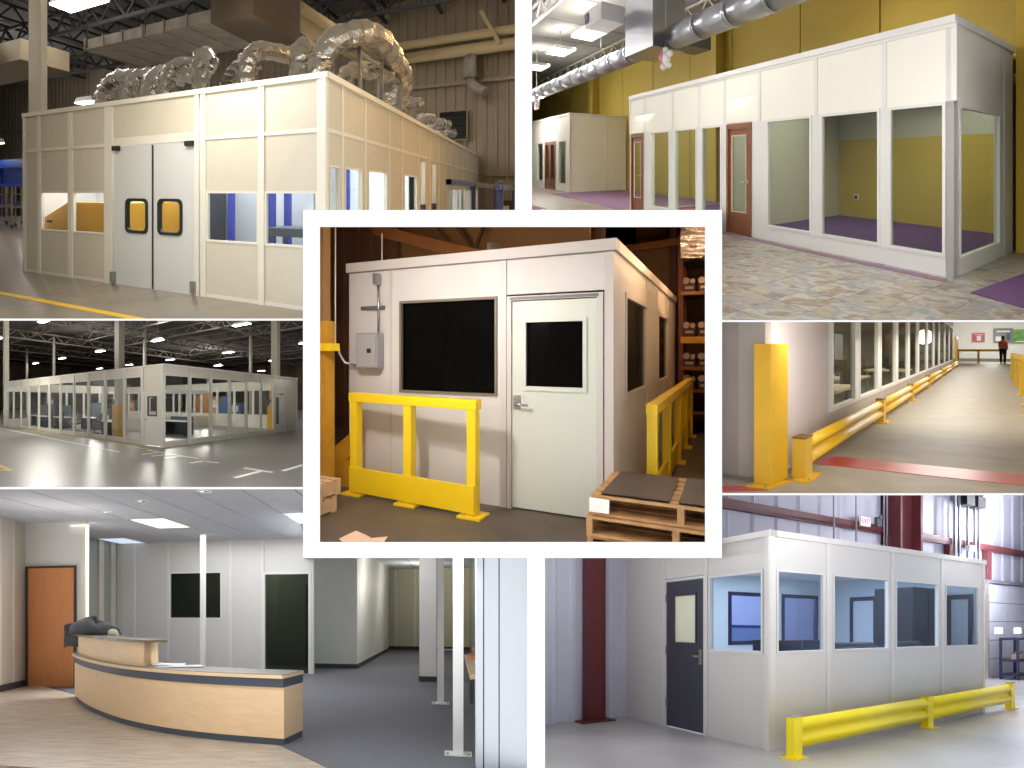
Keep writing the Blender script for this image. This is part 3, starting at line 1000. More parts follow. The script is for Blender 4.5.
# ---- glazed office
of = thing(R, 'modular_office', 'white glazed office with mahogany doors against the mustard wall', 'office', (-4.4, 0, 0))
H = 3.02
cells = [(-8.71, -8.0, 'door'), (-7.6, -6.67, 'win'), (-6.45, -5.52, 'win'), (-5.34, -4.63, 'win'), (-4.46, -3.71, 'door'), (-3.3, -2.25, 'win'), (-2.07, -1.01, 'win'), (-0.88, -0.1, 'win')]
seams = [-8.8, -7.95, -6.56, -5.43, -4.54, -3.5, -2.16, -0.945, 0.0]
for a, b in zip(seams[:-1], seams[1:]):
    panel(fr, R, of, m_pan2, a + 0.035, b - 0.035, 2.1, H)
edges = []
last = -8.8
for a0, a1, kind in cells:
    batten(fr, R, of, m_bat2, last, a0, 0, 2.1, 0.0, 0.1, 'mullion')
    last = a1
    if kind == 'win':
        panel(fr, R, of, m_bat2, a0, a1, 0.0, 0.23)
        window(fr, R, of, m_bat2, g_off2, a0, a1, 0.23, 2.1, 0.04)
    else:
        d = thing(R, 'door', None, None)
        d.parent = of
        d.location = (0, 0, 0)
        f = MB()
        fr.box(f, a0, a0 + 0.07, -0.07, 0.02, 0, 2.08)
        fr.box(f, a1 - 0.07, a1, -0.07, 0.02, 0, 2.08)
        fr.box(f, a0 + 0.07, a1 - 0.07, -0.07, 0.02, 1.99, 2.08)
        f.build('door_frame', m_mahog, R, d)
        f = MB()
        fr.box(f, a0 + 0.07, a0 + 0.16, -0.04, 0.0, 0.01, 1.98)
        fr.box(f, a1 - 0.16, a1 - 0.07, -0.04, 0.0, 0.01, 1.98)
        fr.box(f, a0 + 0.16, a1 - 0.16, -0.04, 0.0, 0.01, 0.42)
        fr.box(f, a0 + 0.16, a1 - 0.16, -0.04, 0.0, 1.86, 1.98)
        f.build('leaf', m_mahog, R, d)
        fr.box(MB(), a0 + 0.15, a1 - 0.15, -0.025, -0.018, 0.41, 1.87).build('pane', g_off2, R, d)
        f = MB()
        fr.frame(f, a0 + 0.15, a1 - 0.15, 0.41, 1.87, 0.018, -0.02, 0.006)
        f.build('glazing_bead', mat('pale_bead', (206, 190, 160)), R, d)
        lever(fr, R, d, m_steel, a1 - 0.11, 1.0, 0.0, -1)
batten(fr, R, of, m_bat2, last, 0.0, 0, 2.1, 0.0, 0.1, 'mullion')
for s in seams:
    batten(fr, R, of, m_bat2, s - 0.035, s + 0.035, 2.1, H, 0.008, 0.05)
batten(fr, R, of, m_bat2, -8.82, 0.03, H, H + 0.09, 0.035, 0.12, 'top_rail')
batten(fr, R, of, m_bat2, -8.8, 0.02, H - 0.045, H, 0.015, 0.06, 'top_trim')
panel(rt, R, of, m_pan2, 0.14, 1.5, 2.06, H)
panel(rt, R, of, m_bat2, 0.14, 1.5, 0.0, 0.2)
window(rt, R, of, m_bat2, g_off2, 0.15, 1.5, 0.2, 2.06, 0.03)
batten(rt, R, of, m_bat2, 0.0, 0.14, 0, H, 0.0, 0.1, 'corner_post')
batten(rt, R, of, m_bat2, 1.5, 2.05, 0, H, 0.0, 0.08, 'corner_post')
batten(rt, R, of, m_bat2, 1.66, 1.72, 0, H, 0.01, 0.04)
batten(rt, R, of, m_bat2, 0.0, 2.05, H, H + 0.09, 0.035, 0.12, 'top_rail')
MB().box((-8.75, 0.1, 2.98), (-0.05, 3.55, 3.02)).build('roof', m_pan2, R, of)
MB().box((-8.75, 0.1, 2.6), (-0.1, 3.5, 2.63)).build('inner_ceiling', mat('inner_ceiling', (214, 210, 196)), R, of)
MB().box((-4.52, 0.12, 0.0), (-4.45, 3.5, 2.6)).build('inner_wall', mat('grey_inner_wall', (188, 188, 178)), R, of)
MB().box((-8.7, 3.0, 0.0), (-4.52, 3.06, 2.6)).build('inner_wall', mat('cream_inner_wall', (214, 208, 192)), R, of)
MB().box((-4.45, 3.5, 0.0), (-0.08, 3.54, 1.9)).build('inner_wall', m_yw, R, of)
MB().box((-4.45, 3.5, 1.9), (-0.08, 3.54, 2.6)).build('inner_wall', mat('grey_inner_wall', (188, 188, 178)), R, of)
MB().box((-0.1, 1.6, 0.0), (-0.06, 3.5, 2.6)).build('inner_wall', m_yw, R, of)
MB().box((-8.75, 0.06, -0.005), (-0.06, 3.5, 0.012)).build('inner_carpet', m_purple, R, of)
at0(of, R, (-4.4, 0, 0))
sheet(R, (-2.2, 1.8, 2.55), 3.6, 2.6, 50, (255, 250, 236))  # unseen fill lamps added inside the glazed office
sheet(R, (-6.5, 1.5, 2.55), 3.4, 2.4, 50, (255, 250, 236))
o = thing(R, 'wall_outlet', 'small dark outlet low on the yellow wall inside the glazed office', 'outlet', (-3.92, 3.49, 0.44))
MB().box((-0.07, -0.012, 0), (0.07, 0, 0.13)).build('plate', m_white, R, o)
MB().box((-0.04, -0.03, 0.02), (0.04, -0.012, 0.1)).build('socket', m_black, R, o)
mb = MB()
mb.box((-0.2, -0.2, 0.012), (0.2, 0.2, 0.16))
one(mb, 'box', mat('red_box', (160, 50, 60)), R, (-7.1, 0.8, 0.0), 'small red box on the floor behind the far left office window', 'box')

one(MB().box((-4.45, -0.23, 0.0), (-0.02, -0.1, 0.008)), 'carpet_strip', m_mauve, R, (0, 0, 0), 'mauve carpet strip along the foot of the glazed office', 'carpet')
one(MB().prism([(0.36, -0.42), (3.2, -0.95), (3.4, 1.5), (0.52, 0.9)], 0.0, 0.01), 'carpet', mat('rug_purple', (104, 68, 112), rough=0.95, var=0.1, vs=25), R, (0, 0, 0), 'purple carpet lying at the right office corner', 'carpet')
one(MB().prism([(-17.0, 0.3), (-9.6, 0.0), (-9.0, 3.2), (-17.0, 3.2)], 0.0, 0.012), 'carpet', mat('rug_mauve', (150, 116, 150), rough=0.95), R, (0, 0, 0), 'mauve carpet between the two white offices', 'carpet')
one(MB().prism([(-18, -1.9), (-11.2, -1.4), (-11.0, -2.4), (-18, -3.0)], 0.0, 0.012), 'carpet', mat('rug_mauve', (150, 116, 150)), R, (0, 0, 0), 'pale mauve carpet patch at the lower left of the far office', 'carpet')

# ---- second office further back
of = thing(R, 'modular_office', 'smaller far white office with double mahogany doors at the left', 'office', (-20, 1.08, 0))
f2, r2 = Face('front', 1.08), Face('right', -17.1)
H2 = 3.34
cells = [(-24.6, -23.6, 'win'), (-22.25, -21.15, 'win'), (-20.85, -20.0, 'door'), (-20.0, -19.15, 'door'), (-18.68, -17.64, 'win')]
last = -26
for a0, a1, kind in cells:
    if a0 > last + 0.01:
        batten(f2, R, of, m_pan2, last, a0, 0, 2.28, 0.0, 0.1, 'mullion')
    last = a1
    if kind == 'win':
        panel(f2, R, of, m_pan2, a0, a1, 0.0, 0.3)
        window(f2, R, of, m_bat2, g_off2, a0, a1, 0.3, 2.28, 0.06)
    else:
        f = MB()
        f2.frame(f, a0, a1, 0, 2.28, 0.16, -0.06, 0.02)
        d = f.build('door', m_mahog, R, of)
        f2.box(MB(), a0 + 0.15, a1 - 0.15, -0.03, -0.02, 0.15, 2.15).build('pane', g_off2, R, d)
        f2.box(MB(), a0 + 0.16, a1 - 0.16, -0.04, 0.0, 0.16, 0.5).build('kick_panel', m_mahog, R, d)
batten(f2, R, of, m_pan2, last, -17.1, 0, 2.28, 0.0, 0.1, 'mullion')
for a0, a1 in ((-26, -23), (-22.97, -20.03), (-20, -17.1)):
    panel(f2, R, of, m_pan2, a0, a1, 2.28, H2)
for y0, y1 in ((1.08, 2.66), (2.68, 3.55)):
    panel(r2, R, of, m_pan2, y0, y1, 0.0, H2)
batten(r2, R, of, m_bat2, 2.65, 2.69, 0, H2, 0.012, 0.04)
batten(f2, R, of, m_bat2, -26, -17.08, H2, H2 + 0.1, 0.03, 0.12, 'top_rail')
batten(r2, R, of, m_bat2, 1.06, 3.55, H2, H2 + 0.1, 0.03, 0.12, 'top_rail')
MB().box((-26, 3.0, 0.0), (-17.2, 3.05, 3.2)).build('inner_wall', mat('grey_inner_wall', (188, 188, 178)), R, of)
at0(of, R, (-20, 1.08, 0))

# =================================================================== ROOM 3: office in the rust-brown warehouse
R = P3
Z0 = 0.05
m_flr3 = mat('dirty_brown_concrete', (92, 80, 66), rough=0.55, var=0.3, vs=1.4, detail=6)
m_pan3 = mat('grey_white_panel', (208, 202, 197), rough=0.5, var=0.04, vs=2.0)
m_door3 = mat('pale_green_door', (206, 208, 196), rough=0.45)
m_bat3 = mat('grey_batten', (202, 194, 188), rough=0.45)
m_corr3 = mat('rust_brown_wall', (116, 84, 66), rough=0.7, var=0.15, vs=1.0)
m_rust = mat('brown_beam', (128, 84, 46), rough=0.6, var=0.15, vs=3)
m_yel3 = mat('railing_yellow', (250, 208, 26), rough=0.35)
m_ochre = mat('ochre_column', (206, 150, 40), rough=0.5, var=0.2, vs=2.5)
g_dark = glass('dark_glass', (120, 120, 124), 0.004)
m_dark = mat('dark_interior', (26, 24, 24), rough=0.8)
m_grey = mat('grey_box_paint', (150, 146, 146), rough=0.45)
m_wood = mat('pallet_wood', (190, 146, 98), rough=0.75, var=0.25, vs=6, stretch=(1, 1, 1))
m_rubber = mat('dark_sheet', (74, 62, 56), rough=0.6, var=0.1, vs=8)

struct(MB().quad((-8, -3, Z0), (6, -3, Z0), (6, 8, Z0), (-8, 8, Z0)), 'floor', m_flr3, R, label='stained brown concrete floor of the warehouse')
struct(corrugated(Face('front', 3.0), -9, -0.9, 0, 6, 0.32, 0.05), 'wall_back', m_corr3, R, label='rust brown ribbed wall behind the small office')
struct(MB().box((-0.9, 6.6, 0), (6, 6.7, 8)), 'wall_right', mat('dark_brown_wall', (110, 74, 54), rough=0.8), R, label='dark brown wall behind the parts rack')
struct(MB().box((-9, -3, 5.6), (6, 8, 5.7)), 'ceiling', mat('brown_roof', (84, 56, 38), rough=0.8), R, label='dark brown roof of the warehouse')
mb = MB().bar((-4.6, 2.4, 3.62), (-2.5, 2.4, 2.98), 0.1, 0.16)
mb.bar((-4.6, 2.4, 3.72), (-2.3, 2.4, 3.02), 0.1, 0.03)
struct(mb, 'trim_1', m_rust, R, label='sloping brown beam above the office roof')
for i, (x0, z0, x1, z1) in enumerate(((-3.35, 3.55, -2.9, 3.0), (-3.0, 3.55, -2.55, 2.95), (-2.45, 3.6, -2.75, 2.98))):
    struct(MB().bar((x0, 2.45, z0), (x1, 2.45, z1), 0.05, 0.05), 'beam', mat('beam_dark', (70, 44, 30)), R, label='thin brown roof brace above the office')
struct(MB().box((-4.3, 2.75, 2.9), (-0.9, 2.8, 3.9)), 'wall_gable', mat('tan_gable', (134, 104, 70), rough=0.7), R, label='tan sheeting above the office roof')
struct(MB().box((-0.9, 5.8, 2.55), (0.1, 5.9, 3.65)), 'wall_side', mat('brown_sheet', (112, 88, 64), rough=0.7), R, label='brown sheet wall above the right office side')
struct(MB().bar((-1.2, 5.7, 3.6), (0.2, 5.7, 3.68), 0.1, 0.14), 'beam', m_rust, R, label='brown beam over the sheet wall')
struct(MB().box((-0.12, 5.75, 0), (0.02, 5.9, 5)), 'column', mat('dark_red_column', (84, 40, 28)), R, label='dark red rack column behind the office')

of = thing(R, 'modular_office', 'small grey office with a dark window and a door in the brown warehouse', 'office', (-1.4, 0, 0))
XE = 0.06
f3, r3 = Face('front', 0.0), Face('right', XE)
H = 2.43
panel(f3, R, of, m_pan3, -2.93, -2.36, Z0, H)
panel(f3, R, of, m_pan3, -2.33, -1.03, 2.08, H)
panel(f3, R, of, m_pan3, -2.33, -1.03, Z0, 1.11)
panel(f3, R, of, m_pan3, -2.33, -2.23, 1.11, 2.08)
panel(f3, R, of, m_pan3, -1.07, -1.03, 1.11, 2.08)
panel(f3, R, of, m_pan3, -0.97, -0.02, 2.09, H)
for a0, a1 in ((-2.36, -2.33), (-1.03, -0.97), (-0.02, XE)):
    batten(f3, R, of, m_bat3, a0, a1, Z0, H, 0.012, 0.06)
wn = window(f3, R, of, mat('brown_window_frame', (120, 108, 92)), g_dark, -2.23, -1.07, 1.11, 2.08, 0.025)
batten(f3, R, of, m_bat3, -2.95, XE + 0.03, H, H + 0.1, 0.03, 0.15, 'top_rail')
batten(f3, R, of, mat('seam_line', (120, 108, 104)), -2.95, XE + 0.02, H - 0.012, H, 0.016, 0.03, 'seam')
# door
d = thing(R, 'door', None, None)
d.parent = of
d.location = (0, 0, 0)
mb = MB()
f3.box(mb, -0.96, -0.915, -0.05, 0.02, Z0, 2.07)
f3.box(mb, -0.085, -0.03, -0.05, 0.02, Z0, 2.07)
f3.box(mb, -0.915, -0.085, -0.05, 0.02, 2.03, 2.07)
mb.build('door_frame', m_bat3, R, d)
f3.box(MB(), -0.93, -0.07, 0.0, 0.024, 2.035, 2.06).build('head_strip', mat('head_strip_grey', (120, 112, 112)), R, d)  # darker grey strip along the door head
mb = MB()
f3.box(mb, -0.91, -0.765, -0.03, 0.004, Z0 + 0.015, 2.02)
f3.box(mb, -0.215, -0.09, -0.03, 0.004, Z0 + 0.015, 2.02)
f3.box(mb, -0.765, -0.215, -0.03, 0.004, Z0 + 0.015, 1.22)
f3.box(mb, -0.765, -0.215, -0.03, 0.004, 1.82, 2.02)
mb.build('leaf', m_door3, R, d)
mb = MB()
f3.frame(mb, -0.80, -0.18, 1.18, 1.855, 0.035, -0.02, 0.018)
mb.build('window_frame', m_door3, R, d)
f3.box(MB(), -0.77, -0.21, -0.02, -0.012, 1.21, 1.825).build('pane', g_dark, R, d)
lever(f3, R, d, m_steel, -0.86, 1.05, 0.004, 1)
f3.box(MB(), -0.895, -0.825, 0.0, 0.012, 1.0, 1.13).build('lock_plate', m_steel, R, d)
# right side
panel(r3, R, of, m_pan3, 0.05, 0.5, Z0, H)
panel(r3, R, of, m_pan3, 0.5, 1.82, 2.12, H)
panel(r3, R, of, m_pan3, 0.5, 1.82, Z0, 1.08)
window(r3, R, of, m_bat3, glass('grey_glass', (214, 214, 204), 0.004), 0.5, 1.82, 1.08, 2.12, 0.05)
panel(r3, R, of, m_pan3, 1.88, 2.7, Z0, H)
panel(r3, R, of, m_pan3, 2.76, 4.0, 2.1, H)
panel(r3, R, of, m_pan3, 2.76, 4.0, Z0, 1.08)
window(r3, R, of, m_bat3, glass('grey_glass', (214, 214, 204), 0.004), 2.8, 3.98, 1.08, 2.1, 0.05)
panel(r3, R, of, m_pan3, 4.05, 5.2, Z0, H)
for a0, a1 in ((1.82, 1.88), (2.7, 2.76), (4.0, 4.05)):
    batten(r3, R, of, m_bat3, a0, a1, Z0, H, 0.01, 0.05)
batten(r3, R, of, m_bat3, 0.0, 5.22, H, H + 0.1, 0.03, 0.15, 'top_rail')
MB().box((-2.9, 0.06, 2.4), (0.0, 5.2, 2.46)).build('roof', m_bat3, R, of)
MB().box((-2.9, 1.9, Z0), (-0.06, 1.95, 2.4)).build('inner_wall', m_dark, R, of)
MB().box((-2.93, 0.06, Z0), (-2.88, 5.2, 2.4)).build('side_panel', m_pan3, R, of)
MB().box((-0.72, 0.4, Z0), (-0.68, 1.85, 2.4)).build('inner_wall', mat('olive_inner', (120, 116, 96)), R, of)
MB().box((-0.72, 1.96, Z0), (-0.68, 5.1, 2.4)).build('inner_wall', mat('olive_inner', (120, 116, 96)), R, of)
at0(of, R, (-1.4, 0, 0))
for i, (x, y, w) in enumerate(((-1.9, 1.1, 0.5), (-1.2, 0.9, 0.5))):
    o = thing(R, 'desk', ['dim desk with papers behind the dark office window', 'dim desk near the door inside the dark office'][i], 'desk', (x, y, Z0), 'desks inside the dark office')
    MB().box((-w / 2, -0.3, 0.95), (w / 2, 0.3, 1.0)).build('top', mat('dim_blue', (90, 110, 140)), R, o)
    for sx in (-w / 2 + 0.03, w / 2 - 0.03):
        for sy in (-0.27, 0.27):
            MB().box((sx - 0.02, sy - 0.02, 0), (sx + 0.02, sy + 0.02, 0.95)).build('leg', m_grey, R, o)
    MB().box((-0.12, -0.05, 1.0), (0.12, 0.0, 1.25)).build('screen', mat('dim_blue', (90, 110, 140)), R, o)

# electrical box, conduit
eb = thing(R, 'breaker_box', 'grey electrical breaker box on the left of the office wall', 'electrical box', (-2.585, -0.002, 1.36))
MB().box((-0.145, -0.11, 0), (0.15, 0, 0.385)).build('case', m_grey, R, eb, bevel=0.008)
MB().box((-0.125, -0.12, 0.02), (0.13, -0.108, 0.365)).build('cover', mat('grey_cover', (164, 160, 160)), R, eb)
MB().box((0.02, -0.128, 0.17), (0.07, -0.12, 0.215)).build('latch', m_black, R, eb)
cd = thing(R, 'conduit', 'thin steel conduit rising from the breaker box', 'conduit', (-2.49, -0.03, 1.745))
MB().cyl((0, 0, 0), (0, 0, 0.6), 0.014, 8).build('pipe', m_steel, R, cd)
MB().box((-0.04, -0.05, 0.52), (0.02, 0.02, 0.64)).build('fitting', m_steel, R, cd)
one(MB().box((-0.155, -0.035, 0), (0.155, 0, 0.04)), 'strut_channel', mat('slotted_grey', (96, 94, 98)), R, (-2.575, -0.002, 2.0), 'short grey strut channel behind the thin conduit', 'bracket')
mb = MB().tube([(0, 0, 0), (0.02, 0, -0.1), (0.08, 0.02, -0.2), (0.22, 0.1, -0.24)], 0.014, 8)
one(mb, 'flex_conduit', m_steel, R, (-2.98, -0.12, 1.62), 'flexible conduit curving into the breaker box', 'conduit')

# yellow column at the left with its bracket
yc = thing(R, 'rack_upright', 'ochre yellow steel upright at the left edge of the warehouse', 'upright', (-3.12, -0.3, Z0))
MB().box((-0.12, -0.07, 0), (0.2, 0.07, 1.82)).build('post', m_ochre, R, yc)
MB().box((-0.1, -0.05, 1.82), (0.16, 0.05, 3.2)).build('upper_post', mat('tan_column', (166, 124, 70), rough=0.6), R, yc)
MB().box((0.12, -0.12, 1.5), (0.34, 0.0, 1.58)).build('bracket', m_yel3, R, yc)
for x, lab in ((-2.84, 'thin pale cable hanging to the yellow bracket'), (-2.55, 'second thin pale cable above the office roof corner')):
    one(MB().cyl((0, 0, 0), (0, 0, -1.3 if x < -2.7 else -0.4), 0.007, 6), 'cable', mat('pale_cable', (220, 205, 190)), R, (x, -0.3 if x < -2.7 else 0.1, 2.86), lab, 'cable')
br = thing(R, 'steel_brace', 'ochre steel brace plate lying slanted beside the left railing', 'brace', (-2.95, -0.1, Z0))
MB().extr([(-0.3, 0, 0.28), (0.24, 0, 0.68), (0.22, 0, 0.52), (0.1, 0, 0.32), (-0.3, 0, 0.1)], (0, 0.08, 0)).build('plate', m_ochre, R, br)
MB().box((-0.1, 0.0, 0), (0.15, 0.2, 0.3)).build('foot', m_ochre, R, br)

# left railing
gr = thing(R, 'guard_railing', 'yellow railing with kick plate before the dark office window', 'railing', (-1.9, -0.3, Z0))
for x in (-0.70, 0.02, 0.76):
    y = -0.07 * x
    MB().box((x - 0.045, y - 0.045, 0), (x + 0.045, y + 0.045, 1.0)).build('post', m_yel3, R, gr, bevel=0.006)
    MB().box((x - 0.12, y - 0.1, 0), (x + 0.12, y + 0.1, 0.02)).build('foot_plate', m_yel3, R, gr)
MB().bar((-0.76, 0.053, 1.015), (0.82, -0.058, 1.015), 0.1, 0.09).build('top_rail', m_yel3, R, gr, bevel=0.006)
MB().bar((-0.74, 0.0, 0.165), (0.8, -0.11, 0.165), 0.025, 0.25).build('kick_plate', m_yel3, R, gr)
# right railing
gr = thing(R, 'guard_railing', 'yellow railing running back along the right side of the small office', 'railing', (0.345, 2.5, Z0))
for y in (-2.2, -1.1, 0.1, 1.2, 2.25):
    MB().box((-0.045, y - 0.045, 0), (0.045, y + 0.045, 0.98)).build('post', m_yel3, R, gr)
    MB().box((-0.1, y - 0.1, 0), (0.1, y + 0.1, 0.02)).build('foot_plate', m_yel3, R, gr)
MB().box((-0.05, -2.26, 0.93), (0.05, 2.31, 1.02)).build('top_rail', m_yel3, R, gr)
MB().box((-0.015, -2.2, 0.06), (0.015, 2.25, 0.3)).build('kick_plate', m_yel3, R, gr)


def pallet(at, w, d, label, group, m=None):
    o = thing(R, 'pallet', label, 'pallet', at, group)
    m = m or m_wood
    n = 6
    bw = d / n * 0.78
    for i in range(n):
        y = d * i / (n - 1) - (bw * i / (n - 1))
        MB().box((0, y, 0.125), (w, y + bw, 0.145)).build('deck_board', m, R, o)
    for i in range(3):
        y = (d - bw) * i / 2
        MB().box((0, y, 0), (w, y + bw, 0.018)).build('bottom_board', m, R, o)
    for i in range(3):
        x = (w - 0.045) * i / 2
        MB().box((x, 0, 0.018), (x + 0.045, d, 0.125)).build('stringer', m, R, o)
    return o


for i in range(3):
    pallet((0.02 + 0.03 * (i == 2), -0.72 - 0.02 * (i == 1), Z0 + i * 0.15), 1.25, 0.76, ['wooden pallet at the bottom of the stack by the right railing', 'middle wooden pallet of the stack by the right railing', 'topmost wooden pallet under the dark sheets'][i], 'pallets in the stack')
for x0, x1, lab in ((0.12, 0.6, 'dark sheet lying on the left half of the pallet stack'), (0.66, 1.24, 'dark sheet lying on the right half of the pallet stack')):
    one(MB().grid(6, 6, lambda u, v: (x0 + (x1 - x0) * u, -0.70 + 0.70 * v, 0.012 + 0.03 * u * (1 - u) * math.sin(3 * v))).grid(6, 6, lambda u, v: (x0 + (x1 - x0) * u, -0.70 + 0.70 * v, 0.002 + 0.03 * u * (1 - u) * math.sin(3 * v))), 'rubber_sheet', m_rubber, R, (0, 0, Z0 + 0.448), lab, 'sheet')
one(MB().box((0, -0.012, 0), (0.14, 0, 0.1)).box((-0.005, -0.012, 0), (0, 0.05, 0.1)), 'paper_tag', mat('white_paper', (250, 248, 246)), R, (0.05, -0.735, 0.38), 'white paper tag on the corner of the top pallet', 'tag')
for i in range(2):
    pallet((-3.1, -1.25 + 0.05 * i, Z0 + 0.15 * i), 0.72, 0.5, ['lower pale pallet at the left edge of the warehouse', 'upper pale pallet at the left edge of the warehouse'][i], 'pallets at the left edge', mat('pale_pallet', (206, 170, 130), rough=0.8, var=0.2, vs=6))
one(MB().add([(-0.16, -0.06, 0), (-0.1, 0.07, 0.03), (0.02, 0.05, 0.02), (0.12, 0.0, 0.03), (0.2, 0.1, 0.02), (0.26, -0.02, 0.03), (0.2, -0.12, 0), (0, -0.14, 0)], [(0, 1, 2, 7), (2, 3, 6, 7), (3, 4, 5, 6)]), 'torn_cardboard', mat('pale_cardboard', (232, 196, 168), rough=0.8), R, (-1.7, -1.2, Z0 + 0.005), 'torn pale cardboard on the floor before the left railing', 'cardboard')

# parts rack at the right
rk = thing(R, 'storage_rack', 'dark pallet rack loaded with machine parts at the right edge', 'rack', (0.17, 5.05, Z0))
for x in (0.0, 1.4):
    for y in (0, 0.6):
        MB().box((x - 0.04, y - 0.04, 0), (x + 0.04, y + 0.04, 3.6)).build('upright', mat('rack_brown', (110, 60, 34)), R, rk)
for zz, m in ((0.35, m_rust), (0.75, m_rust), (1.15, m_rust), (1.63, m_ochre), (2.5, mat('rack_plank', (170, 112, 66))), (3.1, m_rust)):
    MB().box((0, -0.06, zz), (1.4, -0.02, zz + (0.12 if zz == 1.63 else 0.06))).build('beam', m, R, rk)
    MB().box((0, -0.02, zz), (1.4, 0.62, zz + 0.03)).build('deck', mat('rack_deck', (80, 50, 34)), R, rk)
lv = [(1.76, 0.2, 'top row'), (1.2, 0.22, 'middle row'), (0.8, 0.2, 'low row'), (2.56, 0.2, 'upper shelf')]
nm = ['leftmost', 'second', 'third', 'rightmost']
for zz, r, w in lv:
    for i in range(4):
        o = thing(R, 'engine_part', '%s dark engine part in the %s of the parts rack' % (nm[i], w), 'machine part', (0.31 + i * 0.26, 5.1, Z0 + zz), 'engine parts on the rack')
        MB().box((-0.1, -0.05, 0), (0.1, 0.2, 0.14)).build('block', mat('part_dark', (70, 58, 54), rough=0.4, metal=0.4), R, o)
        MB().cyl((-0.05, -0.08, 0.2), (-0.05, 0.15, 0.2), 0.06, 10).build('cylinder', mat('part_light', (170, 150, 140), rough=0.35, metal=0.6), R, o)
        MB().cyl((0.06, -0.08, 0.19), (0.06, 0.15, 0.19), 0.045, 10).build('cylinder', mat('part_light', (170, 150, 140)), R, o)
        MB().box((-0.07, -0.07, 0.05), (0.07, -0.05, 0.1)).build('plate', mat('part_light', (170, 150, 140)), R, o)
fo = MB()
fo.grid(14, 30, lambda u, v: (0.2 + 0.9 * u, 4.6 + 0.05 * math.sin(60 * v + 5 * u) + 0.04 * random.random(), 3.1 + 1.4 * v))
fo.box((0.2, 4.65, 3.1), (1.1, 5.0, 4.5))
one(fo, 'foil_insulation', mat('warm_foil', (236, 228, 222), rough=0.22, metal=1.0, bump=0.6, bs=20), R, (0, 0, Z0), 'crinkled shiny foil bundle at the top of the rack', 'insulation')
mb = MB().box((-0.2, -0.2, 0), (0.2, 0.2, 0.3))
mb.cyl((0, 0, 0), (0, 0, 0.5), 0.1, 8)
one(mb, 'roof_unit', mat('roof_unit_grey', (136, 130, 118)), R, (-1.85, 1.5, 2.46), 'grey box unit standing on the office roof', 'unit')
for i, (x, y, w, h) in enumerate(((-1.3, 1.6, 0.5, 0.3), (-0.8, 1.7, 0.4, 0.34), (-0.4, 1.8, 0.3, 0.36))):
    mb = MB().box((-w / 2, -0.15, 0), (w / 2, 0.15, h * 0.6))
    mb.bar((-w / 2, -0.1, h * 0.5), (w / 2, 0.1, h), 0.05, 0.05)
    one(mb, 'scrap_bundle', mat('scrap_dark', (64, 46, 34), rough=0.7), R, (x, y, 2.46), ['dark scrap bundle on the office roof beside the grey unit', 'dark scrap bundle in the middle of the office roof', 'dark scrap bundle on the office roof near its right corner'][i], 'scrap')

# =================================================================== ROOM 4: long glazed office on a factory floor
R = P4
m_flr4 = mat('grey_polished_floor', (112, 110, 105), rough=0.3, var=0.08, vs=2.0, spec=0.22)
m_pan4 = mat('pale_cream_panel', (236, 230, 216), rough=0.5)
m_bat4 = mat('white_frame', (240, 238, 232), rough=0.45)
g_4 = glass('thin_glass', (244, 247, 247), 0.004)
m_col4 = mat('pale_column', (190, 186, 170), rough=0.6)
m_deck4 = mat('dim_roof', (62, 56, 52), rough=0.9, var=0.3, vs=3)
m_wht = mat('white_floor_paint', (236, 236, 232), rough=0.4)
m_yl4 = mat('yellow_floor_paint', (230, 186, 50), rough=0.4)

struct(MB().quad((-70, -12, 0), (14, -12, 0), (14, 70, 0), (-70, 70, 0)), 'floor', m_flr4, R, label='glossy grey factory floor around the long glazed office')
struct(MB().quad((-70, -10, 10.5), (14, -10, 10.5), (14, 70, 10.5), (-70, 70, 10.5)), 'ceiling', m_deck4, R, label='dark roof of the factory')
struct(MB().box((-70, 66, 0), (14, 66.5, 10.5)), 'wall_back', mat('far_brown_wall', (120, 104, 88), rough=0.8, var=0.4, vs=0.6), R, label='distant brown factory wall')
struct(MB().box((-66, -10, 0), (-65.5, 66, 10.5)), 'wall_left', mat('far_brown_wall', (120, 104, 88)), R, label='distant left factory wall')
m_tr4 = mat('truss_grey', (104, 96, 90), rough=0.7)
for y in (-3, 2.5, 8, 14, 20, 26, 33, 41, 50):
    truss(R, m_tr4, (-64, y, 10.3), (12, y, 10.3), 0.9, 36, w=0.13)
for x in (-50, -40, -30, -20.5, -10.5, -1, 6):
    truss(R, m_tr4, (x, -8, 10.0), (x, 64, 10.0), 0.9, 30, w=0.16)
for i, (x, y, w, lab) in enumerate(((-4.45, 1.35, 0.36, 'pale square column rising through the glazed office beside the door'), (-21.4, 2.0, 0.38, 'pale column at the left end of the long office'), (-1.2, 11.3, 0.4, 'pale column behind the right end of the glazed office'),
                                   (-20.5, 17.6, 0.3, 'distant pale column behind the office corner'), (-32, 12, 0.28, 'distant pale column left of the tall column'), (-14, 30, 0.3, 'distant pale column right of the office corner'), (-45, 14, 0.3, 'farthest pale column low over the office roof'))):
    o = struct(MB().box((-w / 2, -w / 2, 0), (w / 2, w / 2, 10.2)).box((-w * .7, -w * .7, 0), (w * .7, w * .7, 0.03)), 'column', m_col4, R, (x, y, 0), label=lab)
k = 0
pos = ['front', 'second', 'third', 'fourth', 'rear']
names = {-5.97: 'rightmost', -15.7: 'second from the right', -25.8: 'middle', -35.3: 'second from the left', -44: 'leftmost'}
for yi, y in enumerate((2.8, 15.0, 27.5, 39.5, 54.0)):
    for x in (-5.97, -15.7, -25.8, -35.3, -44):
        highbay(R, (x, y, 8.0), 1.5, 0.5, 0.22, 'high bay light of the %s row, %s, over the glazed office' % (pos[yi], names[x]), 'high bay lights of the factory', 0, em=mat('bay_tube', (255, 252, 244), emit=14.0))
